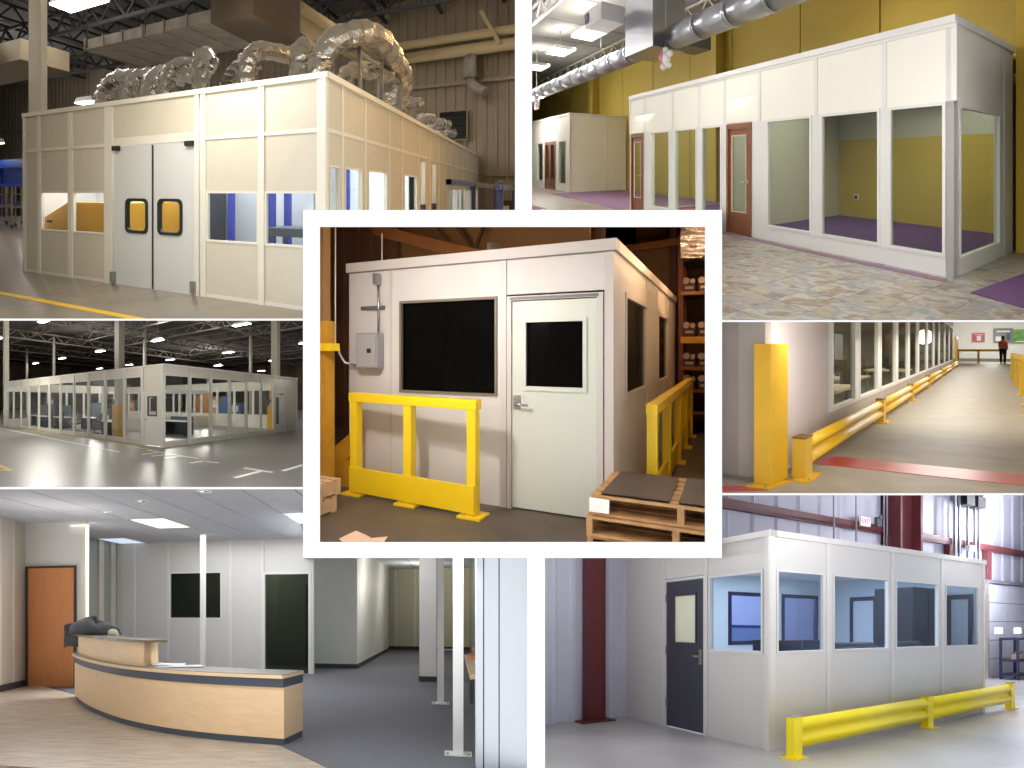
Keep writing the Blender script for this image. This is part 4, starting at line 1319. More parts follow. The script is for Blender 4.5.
highbay(R, (6.0, 27.0, 8.0), 1.5, 0.5, 0.22, 'lone high bay light above the right end of the office', 'high bay lights of the factory', 0, em=mat('bay_tube', (255, 252, 244)))

of = thing(R, 'modular_office', 'long pale office glazed on both sides with a door at its corner', 'office', (-8, 0, 0))
H = 3.14
lp = [-16.2, -14.6, -13.35, -12.04, -10.68, -9.29, -8.0, -6.56, -5.2, -3.79, -2.37, -1.21]
for a, b in zip(lp[:-1], lp[1:]):
    panel(fr, R, of, m_pan4, a + 0.06, b - 0.06, 2.8, H)
    window(fr, R, of, m_bat4, g_4, a + 0.06, b - 0.06, 0.16, 2.8, 0.04)
    panel(fr, R, of, m_pan4, a + 0.06, b - 0.06, 0.0, 0.16)
for a in lp:
    batten(fr, R, of, m_bat4, a - 0.07, a + 0.07, 0, H, 0.03)
panel(fr, R, of, m_pan4, -1.12, -0.06, 2.12, H)
d = thing(R, 'door', None, None)
d.parent = of
d.location = (0, 0, 0)
mb = MB()
fr.box(mb, -1.08, -0.88, -0.04, 0.0, 0.02, 2.08)
fr.box(mb, -0.38, -0.12, -0.04, 0.0, 0.02, 2.08)
fr.box(mb, -0.88, -0.38, -0.04, 0.0, 0.02, 1.2)
fr.box(mb, -0.88, -0.38, -0.04, 0.0, 1.95, 2.08)
mb.build('leaf', m_bat4, R, d)
mb = MB()
fr.frame(mb, -0.9, -0.36, 1.18, 1.97, 0.05, -0.03, 0.015)
mb.build('window_frame', mat('dark_trim', (70, 66, 62)), R, d)
fr.box(MB(), -0.88, -0.38, -0.03, -0.02, 1.2, 1.95).build('pane', g_4, R, d)
lever(fr, R, d, m_steel, -1.0, 1.05, 0.0, 1)
mb = MB()
fr.box(mb, -1.14, -1.08, -0.05, 0.02, 0, 2.14)
fr.box(mb, -0.12, -0.06, -0.05, 0.02, 0, 2.14)
fr.box(mb, -1.08, -0.12, -0.05, 0.02, 2.08, 2.14)
mb.build('door_frame', m_bat4, R, d)
batten(fr, R, of, m_bat4, -0.12, 0.02, 0, H, 0.03, 0.1, 'corner_post')
batten(fr, R, of, m_bat4, -16.3, 0.04, H, H + 0.07, 0.05, 0.2, 'top_rail')
rp = [0.0, 1.54, 2.97, 4.42, 5.87, 7.31, 8.75]
for i, (a, b) in enumerate(zip(rp[:-1], rp[1:])):
    panel(rt, R, of, m_pan4, a + 0.06, b - 0.06, 2.8, H)
    window(rt, R, of, m_bat4, g_4, a + 0.06, b - 0.06, 0.18, 2.8, 0.04)
    panel(rt, R, of, m_pan4, a + 0.06, b - 0.06, 0.0, 0.18)
for a in rp + [10.1, 11.6]:
    batten(rt, R, of, m_bat4, a - 0.065, a + 0.065, 0, H, 0.03)
panel(rt, R, of, m_pan4, 8.8, 10.05, 2.2, H)
panel(rt, R, of, m_pan4, 10.15, 11.55, 0.0, H)
rt.box(MB(), 8.85, 10.02, -0.05, 0.0, 0.02, 2.15).build('door', m_bat4, R, of)
rt.box(MB(), 8.95, 9.3, 0.0, 0.01, 0.5, 2.0).build('door_window', mat('dim_pane', (120, 124, 120), rough=0.2), R, of)
lever(rt, R, of, m_steel, 9.7, 1.05, 0.0, 1)
window(rt, R, of, m_bat4, mat('blue_grey_pane', (120, 132, 146), rough=0.15), 10.3, 10.95, 1.2, 1.95, 0.05)
batten(rt, R, of, m_bat4, 0.0, 11.65, H, H + 0.07, 0.05, 0.2, 'top_rail')
# the far long wall and the far end, glazed as well
bk = Face('front', 11.6)
for i in range(11):
    a = -16.2 + i * 1.47
    batten(bk, R, of, m_bat4, a - 0.09, a + 0.09, 0, H, 0.0)
    panel(bk, R, of, m_pan4, a + 0.09, a + 1.38, 2.5, H)
    panel(bk, R, of, m_pan4, a + 0.09, a + 1.38, 0, 0.9)
lf = Face('right', -16.2)
for i in range(7):
    a = 0.1 + i * 1.64
    batten(lf, R, of, m_bat4, a - 0.09, a + 0.09, 0, H, 0.0)
    panel(lf, R, of, m_pan4, a + 0.09, a + 1.55, 2.5, H)
    panel(lf, R, of, m_pan4, a + 0.09, a + 1.55, 0, 0.5)
# an inner cross partition with glazing
cf = Face('right', -6.6)
for i in range(6):
    a = 1.9 + i * 1.6
    batten(cf, R, of, m_bat4, a - 0.09, a + 0.09, 0, 2.6, 0.0)
    panel(cf, R, of, m_pan4, a + 0.09, a + 1.51, 0, 0.75)
    panel(cf, R, of, m_bat4, a + 0.09, a + 1.51, 2.3, 2.6)
at0(of, R, (-8, 0, 0))

gd = thing(R, 'column_guard', 'yellow square column guard inside the office beside the door', 'column guard', (-4.45, 1.35, 0))
for sx, sy, w, dd in ((0, -0.24, 0.52, 0.05), (0, 0.24, 0.52, 0.05), (-0.24, 0, 0.05, 0.43), (0.24, 0, 0.05, 0.43)):
    MB().box((sx - w / 2, sy - dd / 2, 0), (sx + w / 2, sy + dd / 2, 1.62)).build('side', mat('guard_yellow', (222, 166, 16), rough=0.4), R, gd)
gd2 = thing(R, 'column_guard', 'yellow column guard behind the right end of the glazed office', 'column guard', (-1.2, 11.1, 0))
for sx, sy, w, dd in ((0, -0.28, 0.6, 0.05), (0, 0.5, 0.6, 0.05), (-0.28, 0.11, 0.05, 0.73), (0.28, 0.11, 0.05, 0.73)):
    MB().box((sx - w / 2, sy - dd / 2, 0), (sx + w / 2, sy + dd / 2, 1.5)).build('side', mat('guard_yellow', (222, 166, 16)), R, gd2)

m_chair = mat('dark_blue_fabric', (36, 42, 58), rough=0.8)


def chair(at, label):
    o = thing(R, 'office_chair', label, 'chair', at, 'office chairs inside the glazed office')
    MB().box((-0.25, -0.25, 0.42), (0.25, 0.25, 0.52)).build('seat', m_chair, R, o)
    MB().hexa([(-0.24, 0.2, 0.5), (0.24, 0.2, 0.5), (0.24, 0.27, 0.5), (-0.24, 0.27, 0.5)], [(-0.22, 0.3, 1.12), (0.22, 0.3, 1.12), (0.22, 0.37, 1.12), (-0.22, 0.37, 1.12)]).build('backrest', m_chair, R, o)
    MB().cyl((0, 0, 0.1), (0, 0, 0.42), 0.03, 8).build('column', m_black, R, o)
    mb = MB()
    for i in range(5):
        a = 2 * PI * i / 5
        mb.bar((0, 0, 0.1), (0.28 * math.cos(a), 0.28 * math.sin(a), 0.06), 0.04, 0.04)
        mb.ball((0.28 * math.cos(a), 0.28 * math.sin(a), 0.03), 0.03, 6, 4)
    mb.build('base', m_black, R, o)
    for s in (-0.28, 0.28):
        MB().box((s - 0.03, -0.15, 0.66), (s + 0.03, 0.2, 0.7)).build('armrest', m_black, R, o)
    return o


for i, (x, y) in enumerate(((-6.3, 1.1), (-8.6, 1.3), (-10.6, 1.2), (-12.4, 1.4), (-7.2, 2.6))):
    chair((x, y, 0), ['dark office chair nearest the yellow column guard', 'dark office chair behind the middle of the long glass wall', 'dark office chair third from the column guard', 'dark office chair deep behind the left glass wall', 'dark office chair behind the nearest chair'][i])
m_cab4 = mat('blue_grey_cabinet', (64, 76, 92), rough=0.6)
for i, (x, y, w, h) in enumerate(((-5.4, 1.9, 0.9, 1.0), (-9.6, 3.4, 1.4, 1.7), (-11.6, 2.4, 1.2, 1.5), (-13.6, 2.2, 1.4, 1.6), (-15.2, 2.4, 1.2, 1.5), (-3.2, 4.6, 1.6, 0.95), (-8.0, 4.0, 1.2, 1.9))):
    o = thing(R, 'cubicle_desk', ['low dark desk beside the yellow column guard', 'tall blue grey cubicle behind the middle of the glass wall', 'blue grey cubicle left of the middle of the glass wall', 'blue grey cubicle near the left end', 'blue grey cubicle at the far left end', 'white topped dark desk behind the door', 'tallest blue grey cabinet inside the glazed office'][i], 'cubicle', (x, y, 0), 'cubicles inside the glazed office')
    MB().box((-w / 2, 0, 0), (w / 2, 0.06, h)).build('screen', m_cab4, R, o)
    MB().box((-w / 2, -0.7, 0.7), (w / 2, 0, 0.75)).build('top', m_bat4, R, o)
    MB().box((-w / 2, -0.68, 0), (-w / 2 + 0.3, 0, 0.7)).build('drawer_unit', m_navy, R, o)
    MB().box((w / 2 - 0.05, -0.68, 0), (w / 2, 0, 0.7)).build('side', m_navy, R, o)
# machines and clutter beyond the office
cl4 = [(-10, 20, 'blue'), (-5, 18, 'dark'), (-14, 22, 'orange'), (-2, 22, 'yellow'), (-18, 18, 'dark'), (-23, 20, 'blue'), (-28, 22, 'orange'), (-8, 26, 'orange'), (3, 20, 'dark'), (7, 24, 'orange'), (-34, 24, 'dark'), (-20, 28, 'orange'), (-26, 9, 'dark'), (5, 30, 'dark')]
mc = {'blue': (50, 80, 120), 'dark': (54, 50, 50), 'orange': (190, 130, 76), 'yellow': (206, 170, 60)}
for i, (x, y, c) in enumerate(cl4):
    o = thing(R, 'machine', '%s machine on the factory floor, number %d from the office back' % (c, i + 1), 'machine', (x, y, 0), 'machines beyond the glazed office')
    h = 1.6 + 0.9 * ((i * 37) % 5) / 5
    o['label'] = ['blue machine straight behind the office centre', 'dark machine behind the right office half', 'orange machine left of the blue one', 'yellow machine at the right rear', 'dark machine behind the left office half', 'blue machine at the left rear', 'orange machine far at the left', 'orange machine behind the dark right one', 'dark machine right of the office end', 'orange machine seen past the right end', 'dark machine farthest at the left', 'orange machine in the far middle', 'dark machine past the left office end', 'dark machine deep past the right end'][i]
    MB().box((-1.4, -0.6, 0), (1.2, 0.6, h)).build('body', mat('machine_' + c, mc[c], rough=0.6, var=0.3, vs=2), R, o)
    MB().box((0.2, -0.62, h * 0.5), (0.9, -0.58, h * 0.85)).build('panel', mat('screen_pale', (206, 200, 186)), R, o)
    MB().box((-1.2, -0.3, h), (-0.3, 0.3, h + 0.7)).build('hood', mat('machine_' + c, mc[c]), R, o)
    MB().cyl((-0.7, 0, h + 0.7), (-0.7, 0, h + 2.2), 0.12, 8).build('stack', m_galv, R, o)

# floor markings
def line(pts, w, m, label):
    mb = MB()
    for (x0, y0), (x1, y1) in zip(pts[:-1], pts[1:]):
        mb.bar((x0, y0, 0.002), (x1, y1, 0.002), w, 0.004)
    return one(mb, 'floor_line', m, R, (0, 0, 0), label, 'floor line')


line([(-15.5, -0.95), (-0.2, -1.95)], 0.12, m_wht, 'long white line on the floor along the left glass wall')
line([(-12.5, -0.22), (0.1, -0.75)], 0.1, m_yl4, 'yellow line on the floor along the foot of the left glass wall')
line([(0.1, -0.9), (2.5, -1.05)], 0.12, m_wht, 'white floor line before the office corner')
for i, (x, y) in enumerate(((0.7, -1.75), (1.2, -1.75), (1.75, -1.7))):
    line([(x, y), (x + 0.1, y + 0.65)], 0.13, m_wht, ['first white tick of the floor marking by the office corner', 'second white tick of the floor marking by the office corner', 'third white tick of the floor marking by the office corner'][i])
line([(2.85, -1.8), (2.88, -1.25)], 0.12, m_wht, 'short white floor line right of the corner ticks')
line([(3.0, -1.25), (3.4, -1.18)], 0.1, m_wht, 'tiny white floor dash right of the corner ticks')
line([(4.28, -1.31), (5.08, -1.31)], 0.14, m_wht, 'white cross mark bar on the right of the floor')
line([(4.78, -2.5), (4.8, -1.4)], 0.12, m_wht, 'long white floor bar crossing the mark at the right')
line([(5.17, -0.94), (5.16, 0.3)], 0.12, m_wht, 'white floor line at the right edge')
line([(-1.2, -5.85), (0.45, -5.95), (-0.6, -6.6)], 0.14, m_yl4, 'yellow floor arrow at the lower left edge')
sheet(R, (-8, 5.5, 3.05), 14, 8, 40, (255, 248, 238))  # added fill under the long office's roof

# =================================================================== ROOM 5: reception with the curved desk
R = P5
HC = 3.16
m_wall5 = mat('grey_wall', (214, 214, 210), rough=0.6)
m_wallw = mat('warm_wall', (200, 192, 176), rough=0.6)
m_carp = mat('charcoal_carpet', (100, 101, 108), rough=0.95, var=0.18, vs=60, detail=2)
m_tile5 = mat('ceiling_tile', (204, 208, 216), rough=0.85, var=0.02, vs=40)
m_grid5 = mat('ceiling_grid', (150, 156, 168), rough=0.6)
m_maple = mat('maple_veneer', (236, 206, 164), rough=0.4, var=0.05, vs=5, stretch=(1, 1, 8))
m_slate5 = mat('slate_laminate', (74, 82, 96), rough=0.4)
m_top5 = mat('grey_top', (128, 122, 110), rough=0.3, var=0.08, vs=40)
m_base5 = mat('dark_baseboard', (62, 64, 68), rough=0.6)
m_post5 = mat('white_post', (226, 226, 222), rough=0.45)


def plank_mat():
    m = mat('pale_oak_vinyl', (156, 142, 124), rough=0.42, rgb2=(200, 188, 172), vs=3, stretch=(1.2, 9, 1), detail=5, rnd=True)
    return m


m_oak = plank_mat()
fl = struct(MB().quad((-8, -3, -0.014), (4, -3, -0.014), (4, 25, -0.014), (-8, 25, -0.014)), 'floor', mat('floor_bed', (150, 136, 118)), R, label='pale oak plank floor of the reception')
pw, pl = 0.2, 1.25
random.seed(5)
n = 0
for j in range(-8, 30):
    off = random.random() * pl
    for i in range(-6, 3):
        x0 = i * pl + off
        y0 = j * pw
        if x0 > 1.0 or (x0 > -3 and y0 > 3.0) or x0 < -7.5 or n > 290:
            continue
        n += 1
        o = MB().box((0.001, 0.001, -0.014), (pl - 0.001, pw - 0.001, 0.0)).build('plank', m_oak, R, fl)
        o.location = R.L((x0, y0, 0))
struct(MB().prism([(-0.03, -0.02), (0.27, -0.42), (0.95, -1.35), (4, -1.35), (4, 25), (-6.6, 25), (-6.6, 5.2), (-3.4, 2.6)], 0.0, 0.008), 'floor', m_carp, R, label='charcoal carpet of the reception')
dw = Face('front', 4.59)
struct(dw.box(MB(), -6.5, -6.24, -0.15, 0, 0, HC), 'wall_door', m_wall5, R)
struct(dw.box(MB(), -6.24, -5.18, -0.15, 0, 2.31, HC), 'wall_door', m_wall5, R)
struct(dw.box(MB(), -5.18, -5.03, -0.15, 0, 0, HC), 'wall_door', m_wall5, R)
dr = thing(R, 'door_1', 'beech wood door left of the reception desk', None, (-5.7, 4.55, 0), kind='structure')
MB().box((-0.5, 0.0, 0.01), (0.5, 0.05, 2.28)).build('leaf', mat('beech_door', (206, 138, 88), rough=0.4, var=0.06, vs=4, stretch=(4, 4, 0.5)), R, dr)
mb = MB()
mb.box((-0.55, -0.02, 0), (-0.5, 0.07, 2.32)).box((0.5, -0.02, 0), (0.53, 0.07, 2.32)).box((-0.5, -0.02, 2.28), (0.5, 0.07, 2.32))
mb.build('door_frame', mat('dark_frame', (66, 58, 52)), R, dr)
h = MB()
h.cyl((0.4, 0.0, 1.17), (0.4, -0.06, 1.17), 0.015, 8)
h.bar((0.4, -0.06, 1.17), (0.27, -0.06, 1.17), 0.02, 0.02)
h.build('handle', m_steel, R, dr)
lw = thing(R, 'wall_left', 'warm grey panelled wall at the left of the reception', None, (0, 0, 0), kind='structure')
pts = [(-6.32, 4.6), (-6.24, 4.1), (-6.16, 3.6), (-6.02, 2.7), (-5.8, 1.4)]
for i in range(4):
    (x0, y0), (x1, y1) = pts[i], pts[i + 1]
    MB().bar((x0, y0, HC / 2), (x1, y1 + 0.01, HC / 2), 0.05, HC).build('wall_panel', m_wallw, R, lw)
    MB().bar((x0 + 0.035, y0, 0.06), (x1 + 0.035, y1, 0.06), 0.02, 0.12).build('baseboard', m_base5, R, lw)
    MB().bar((x1 + 0.02, y1 + 0.03, HC / 2), (x1 + 0.025, y1 - 0.03, HC / 2), 0.03, HC).build('batten', m_wall5, R, lw)
# end post of the door wall and the recess behind it
struct(MB().box((-5.03, 4.57, 0), (-4.97, 4.7, HC)), 'column', mat('cream_post', (226, 220, 196), rough=0.5), R, label='cream corner post beside the beech door')
struct(MB().box((-6.5, 4.75, 0), (-6.38, 8.6, HC)), 'wall_recess', mat('grey_green_wall', (150, 154, 146), rough=0.6), R)
for y in (7.6, 8.2):
    struct(MB().box((-6.38, y, 0), (-6.34, y + 0.22, HC)), 'trim_1', m_wallw, R)
bw = thing(R, 'wall_back', 'light grey panelled back wall of the reception', None, (0, 0, 0), kind='structure')
wf = Face('front', 8.57)
for a0, a1, z0, z1 in ((-6.4, -4.97, 0, HC), (-4.97, -3.64, 0, 1.3), (-4.97, -3.64, 2.4, HC), (-3.64, -2.62, 0, HC), (-2.56, -1.46, 2.36, HC), (-1.46, -1.38, 0, HC)):
    wf.box(MB(), a0, a1, -0.1, 0, z0, z1).build('wall_panel', m_wall5, R, bw)
for a in (-5.9, -5.0, -3.4, -2.6):
    wf.box(MB(), a - 0.03, a + 0.03, 0, 0.012, 0 if a != -5.0 else 0, HC).build('batten', m_post5, R, bw)
wf.box(MB(), -6.4, -2.6, 0, 0.015, 0, 0.1).build('baseboard', m_base5, R, bw)
w1 = thing(R, 'window_1', 'dark interior window in the reception back wall', None, (0, 0, 0), kind='structure')
mb = MB()
wf.frame(mb, -4.99, -3.62, 1.28, 2.42, 0.03, -0.1, 0.015)
mb.build('window_frame', m_post5, R, w1)
wf.box(MB(), -4.97, -3.64, -0.06, -0.05, 1.3, 2.4).build('pane', glass('dim_glass', (205, 209, 204), 0.004), R, w1)
w2 = thing(R, 'door_2', 'dark glazed opening in the reception back wall', None, (0, 0, 0), kind='structure')
mb = MB()
wf.box(mb, -2.6, -2.54, -0.1, 0.02, 0, 2.38)
wf.box(mb, -1.5, -1.44, -0.1, 0.02, 0, 2.38)
wf.box(mb, -2.54, -1.5, -0.1, 0.02, 2.33, 2.38)
mb.build('door_frame', m_post5, R, w2)
wf.box(MB(), -2.54, -1.5, -0.06, -0.05, 0.02, 2.33).build('pane', glass('dim_glass', (205, 209, 204), 0.004), R, w2)
struct(MB().box((-6.5, 11.2, 0), (-1.8, 11.3, HC)), 'wall_corridor', mat('dim_green_wall', (120, 124, 112), rough=0.7), R)
struct(MB().box((-2.1, 11.1, 0), (-1.9, 11.2, 2.2)), 'trim_2', mat('dark_frame', (66, 58, 52)), R)
# block between back wall and far room
struct(MB().box((-1.77, 10.5, 0), (-0.63, 19.4, HC)), 'wall_block', m_wall5, R, label='light grey wall block right of the dark opening')
struct(MB().box((-1.79, 10.47, 0), (-0.61, 19.4, 0.12)), 'baseboard_block', m_base5, R)
struct(MB().box((-4, 20.4, 0), (4, 20.5, HC)), 'wall_far', mat('cream_far_wall', (214, 208, 180), rough=0.6), R, label='cream far wall of the reception wing')
struct(MB().box((-4, 20.36, 0), (4, 20.4, 0.14)), 'baseboard_far', m_base5, R)
for x in (-0.45, 0.3):
    struct(MB().box((x - 0.04, 20.34, 0.14), (x + 0.04, 20.4, HC)), 'trim_3', m_post5, R)
struct(MB().box((1.06, 7.45, 0), (1.4, 7.85, HC)), 'column', m_wall5, R, label='light grey pier left of the white posts')
struct(MB().box((1.05, 7.43, 0), (1.41, 7.45, 0.12)), 'baseboard_pier', m_base5, R)
struct(MB().box((2.35, -0.3, 0), (2.45, 20.4, HC)), 'wall_side', mat('grey_green_wall', (150, 154, 146)), R)
# right wall end facing the room
rw = thing(R, 'wall_right', 'cool white wall end at the right of the reception', None, (0, 0, 0), kind='structure')
for x0, x1 in ((1.93, 1.99), (2.0, 2.12), (2.13, 3.4)):
    MB().box((x0, -0.62 + (0.03 if x0 == 1.93 else 0), 0), (x1, -0.3, HC)).build('wall_panel', mat('cool_white', (216, 222, 230), rough=0.5), R, rw)
# ceiling
cl = thing(R, 'ceiling', 'suspended ceiling of grey tiles over the reception', None, (0, 0, HC), kind='structure')
px_, py_ = 0.735, 1.4
lights5 = {(0, 0): 'lit', (4, 0): 'cool', (-3, 2): 'cool'}
n = 0
for i in range(-4, 9):
    for j in range(-4, 12):
        x0, y0 = -4.11 + i * px_, 4.6 + j * py_
        if (i, j) in lights5 or (j > 3 and i < 4):
            continue
        o = MB().box((0.014, 0.006, 0), (px_ - 0.014, py_ - 0.006, 0.02)).build('tile', m_tile5, R, cl)
        o.location = R.L((x0, y0, 0.0))
MB().quad((-7.2, -1.5, 0.012), (4, -1.5, 0.012), (4, 21, 0.012), (-7.2, 21, 0.012)).build('grid', mat('grid_dark', (104, 108, 120)), R, cl)
for (i, j), k in lights5.items():
    x0, y0 = -4.11 + i * px_, 4.6 + j * py_
    o = thing(R, 'ceiling_light', {(0, 0): 'glowing cream troffer light above the desk', (4, 0): 'cool white troffer light at the right of the ceiling', (-3, 2): 'bluish troffer light over the recess behind the door wall'}[(i, j)], 'light', (x0 + px_ / 2, y0 + py_ / 2, HC), 'troffer lights of the reception')
    mb = MB()
    w, l = px_ / 2, py_ / 2
    mb.box((-w, -l, -0.004), (-w + 0.03, l, 0.02)).box((w - 0.03, -l, -0.004), (w, l, 0.02)).box((-w + 0.03, -l, -0.004), (w - 0.03, -l + 0.03, 0.02)).box((-w + 0.03, l - 0.03, -0.004), (w - 0.03, l, 0.02))
    mb.build('frame', m_post5, R, o)
    MB().box((-w + 0.03, -l + 0.03, 0.0), (w - 0.03, l - 0.03, 0.015)).build('diffuser', mat('troffer_warm', (255, 244, 214), emit=1.6) if k == 'lit' else mat('troffer_cool', (206, 220, 240), emit=0.9), R, o)
for i, (x, y) in enumerate(((-4.0, 3.63), (-2.93, 2.73), (-1.7, 2.18))):
    o = thing(R, 'downlight', ['recessed downlight nearest the beech door', 'middle recessed downlight of three', 'recessed downlight at the top edge of the ceiling'][i], 'light', (x, y, HC), 'recessed downlights of the reception')
    MB().tube([(0.1 * math.cos(a * PI / 8), 0.1 * math.sin(a * PI / 8), -0.005) for a in range(17)], 0.014, 6).build('trim_ring', m_post5, R, o)
    MB().cyl((0, 0, -0.004), (0, 0, 0.03), 0.09, 14).build('reflector', mat('downlight_dark', (110, 112, 116), metal=0.8, rough=0.3), R, o)
    MB().ball((-0.03, -0.02, -0.006), (0.03, 0.03, 0.012), 8, 4).build('lamp', mat('downlight_glow', (250, 250, 250), emit=1.5), R, o)

# posts
o = thing(R, 'steel_post', 'thin white post standing behind the reception desk', 'post', (-3.5, 6.97, 0))
MB().box((-0.05, -0.05, 0), (0.05, 0.05, HC - 0.012)).build('shaft', m_post5, R, o)
MB().box((-0.1, -0.1, 0), (0.1, 0.1, 0.015)).build('base_plate', m_post5, R, o)
for (x, y), lab in (((1.777, 0.0), 'white post with base plate nearest the right wall'), ((1.543, 3.955), 'second white post with base plate further back')):
    o = thing(R, 'steel_post', lab, 'post', (x, y, 0), 'white posts at the right of the reception')
    MB().box((-0.05, -0.05, 0), (0.05, 0.05, HC - 0.012)).build('shaft', m_post5, R, o)
    MB().box((-0.13, -0.11, 0), (0.13, 0.11, 0.02)).build('base_plate', m_post5, R, o)
    for sx in (-0.1, 0.1):
        MB().cyl((sx, -0.08, 0.02), (sx, -0.08, 0.035), 0.015, 6).build('bolt', m_steel, R, o)
one(MB().box((0, 0, 0), (0.5, 0.03, 0.03)), 'rail_bar', m_post5, R, (1.45, 8.2, 0.62), 'thin white rail bar behind the two white posts', 'rail')
tb = thing(R, 'work_table', 'maple table with blue papers beside the right wall', 'table', (2.1, 2.6, 0))
MB().box((-0.2, -2.2, 0.72), (0.25, 1.6, 0.76)).build('top', m_maple, R, tb)
for y in (-2.1, 1.5):
    MB().box((-0.12, y, 0), (-0.06, y + 0.06, 0.72)).build('leg', m_steel, R, tb)
one(MB().box((-0.1, -0.3, 0), (0.1, 0.3, 0.01)), 'paper_stack', mat('blue_paper', (150, 180, 214)), R, (2.08, 1.6, 0.762), 'blue papers lying on the maple table', 'papers')
one(MB().box((-0.12, -0.25, 0), (0.12, 0.25, 0.05)).cyl((0, 0, 0.05), (0, 0, 0.16), 0.06, 8), 'tool_case', mat('orange_item', (214, 150, 110)), R, (2.06, 3.4, 0.762), 'orange box on the far end of the maple table', 'box')

# ---- reception desk
arc = [(-4.42, 3.42), (-4.36, 3.15), (-3.81, 2.39), (-3.18, 1.66), (-2.47, 0.98), (-1.95, 0.60), (-1.42, 0.32), (-0.75, 0.11), (0.0, 0.0)]


def spline(P, st=5):
    P = [Vector((*p, 0)) for p in P]
    out = []
    for i in range(len(P) - 1):
        a, b, c, d = P[max(i - 1, 0)], P[i], P[i + 1], P[min(i + 2, len(P) - 1)]
        for k in range(st):
            t = k / st
            out.append(0.5 * ((2 * b) + (c - a) * t + (2 * a - 5 * b + 4 * c - d) * t * t + (3 * b - a - 3 * c + d) * t ** 3))
    out.append(P[-1])
    return out


cv = spline(arc)


def offs(pts, d):
    out = []
    for i, p in enumerate(pts):
        t = (pts[min(i + 1, len(pts) - 1)] - pts[max(i - 1, 0)]).normalized()
        out.append(p + Vector((-t.y, t.x, 0)) * d)
    return out


def band(mb, pts, d0, d1, z0, z1):
    a, b = offs(pts, d0), offs(pts, d1)
    n = len(pts)
    vs = []
    for p in a:
        vs += [(p.x, p.y, z0), (p.x, p.y, z1)]
    for p in b:
        vs += [(p.x, p.y, z0), (p.x, p.y, z1)]
    fs = []
    for i in range(n - 1):
        fs += [(2 * i, 2 * i + 2, 2 * i + 3, 2 * i + 1), (2 * n + 2 * i, 2 * n + 2 * i + 2, 2 * n + 2 * i + 3, 2 * n + 2 * i + 1),
               (2 * i + 1, 2 * i + 3, 2 * n + 2 * i + 3, 2 * n + 2 * i + 1), (2 * i, 2 * i + 2, 2 * n + 2 * i + 2, 2 * n + 2 * i)]
    fs += [(0, 1, 2 * n + 1, 2 * n), (2 * n - 2, 2 * n - 1, 4 * n - 1, 4 * n - 2)]
    return mb.add(vs, fs)


dk = thing(R, 'reception_desk', 'curved maple reception desk with slate band and raised counter', 'desk', (-2, 1, 0))
band(MB(), cv, 0.02, 0.58, 0.0, 0.075).build('toe_kick', m_slate5, R, dk)
band(MB(), cv, 0.0, 0.6, 0.075, 0.62).build('body', m_maple, R, dk)
band(MB(), cv, -0.02, 0.61, 0.62, 0.715).build('band', m_slate5, R, dk)
band(MB(), cv, -0.04, 0.63, 0.715, 0.75).build('edge', m_maple, R, dk)
band(MB(), cv, -0.02, 0.61, 0.75, 0.757).build('worktop', m_top5, R, dk)
hi = [p for p in cv if p.x < -1.86]
band(MB(), hi, 0.06, 0.16, 0.757, 1.05).build('counter_front', m_maple, R, dk)
band(MB(), hi[:2], 0.06, 0.3, 0.757, 1.05).build('counter_end', m_maple, R, dk)
band(MB(), hi[-2:], 0.06, 0.26, 0.757, 1.05).build('counter_end', m_maple, R, dk)
band(MB(), hi + [hi[-1] + (hi[-1] - hi[-2]).normalized() * 0.12], 0.0, 0.32, 1.05, 1.085).build('counter_top', mat('granite_top', (112, 98, 78), rough=0.25, var=0.3, vs=60), R, dk)
for (u, v) in ((-0.75, 0.5), (-0.35, 0.35)):
    MB().cyl((u, v + 0.1, 0.757), (u, v + 0.1, 0.762), 0.05, 12).build('grommet', m_steel, R, dk)
at0(dk, R, (-2, 1, 0))
# jacket over the left end
jk = MB()
t_ = (hi[8] - hi[2]).normalized()
n_ = Vector((-t_.y, t_.x, 0))


def mound(u, v):
    # crumpled heap lying along the counter
    a, b = 2 * PI * u, 0.5 * PI * v
    r = math.cos(b)
    w = 1 + 0.12 * math.sin(3 * a + 2) + 0.08 * math.sin(7 * a + 9 * v)
    p = Vector((-3.62, 2.52, 0)) + Vector((0.42, -0.12, 0)) * (r * w * math.cos(a)) + Vector((0.06, 0.3, 0)) * (r * w * math.sin(a))
    return (p.x, p.y, 1.088 + 0.21 * math.sin(b) ** 0.6 * (1 - 0.25 * math.cos(a) + 0.12 * math.sin(4 * a + 3 * v)))


def flap(u, v):
    # sleeve hanging over the left end
    p = hi[3] + n_ * (0.3 - 0.5 * u) - t_ * (0.12 + 0.34 * min(1, v * 1.6) + 0.03 * math.sin(8 * u))
    return (p.x, p.y, 1.2 - 0.5 * max(0, v - 0.2) - 0.05 * math.sin(5 * u + 1))


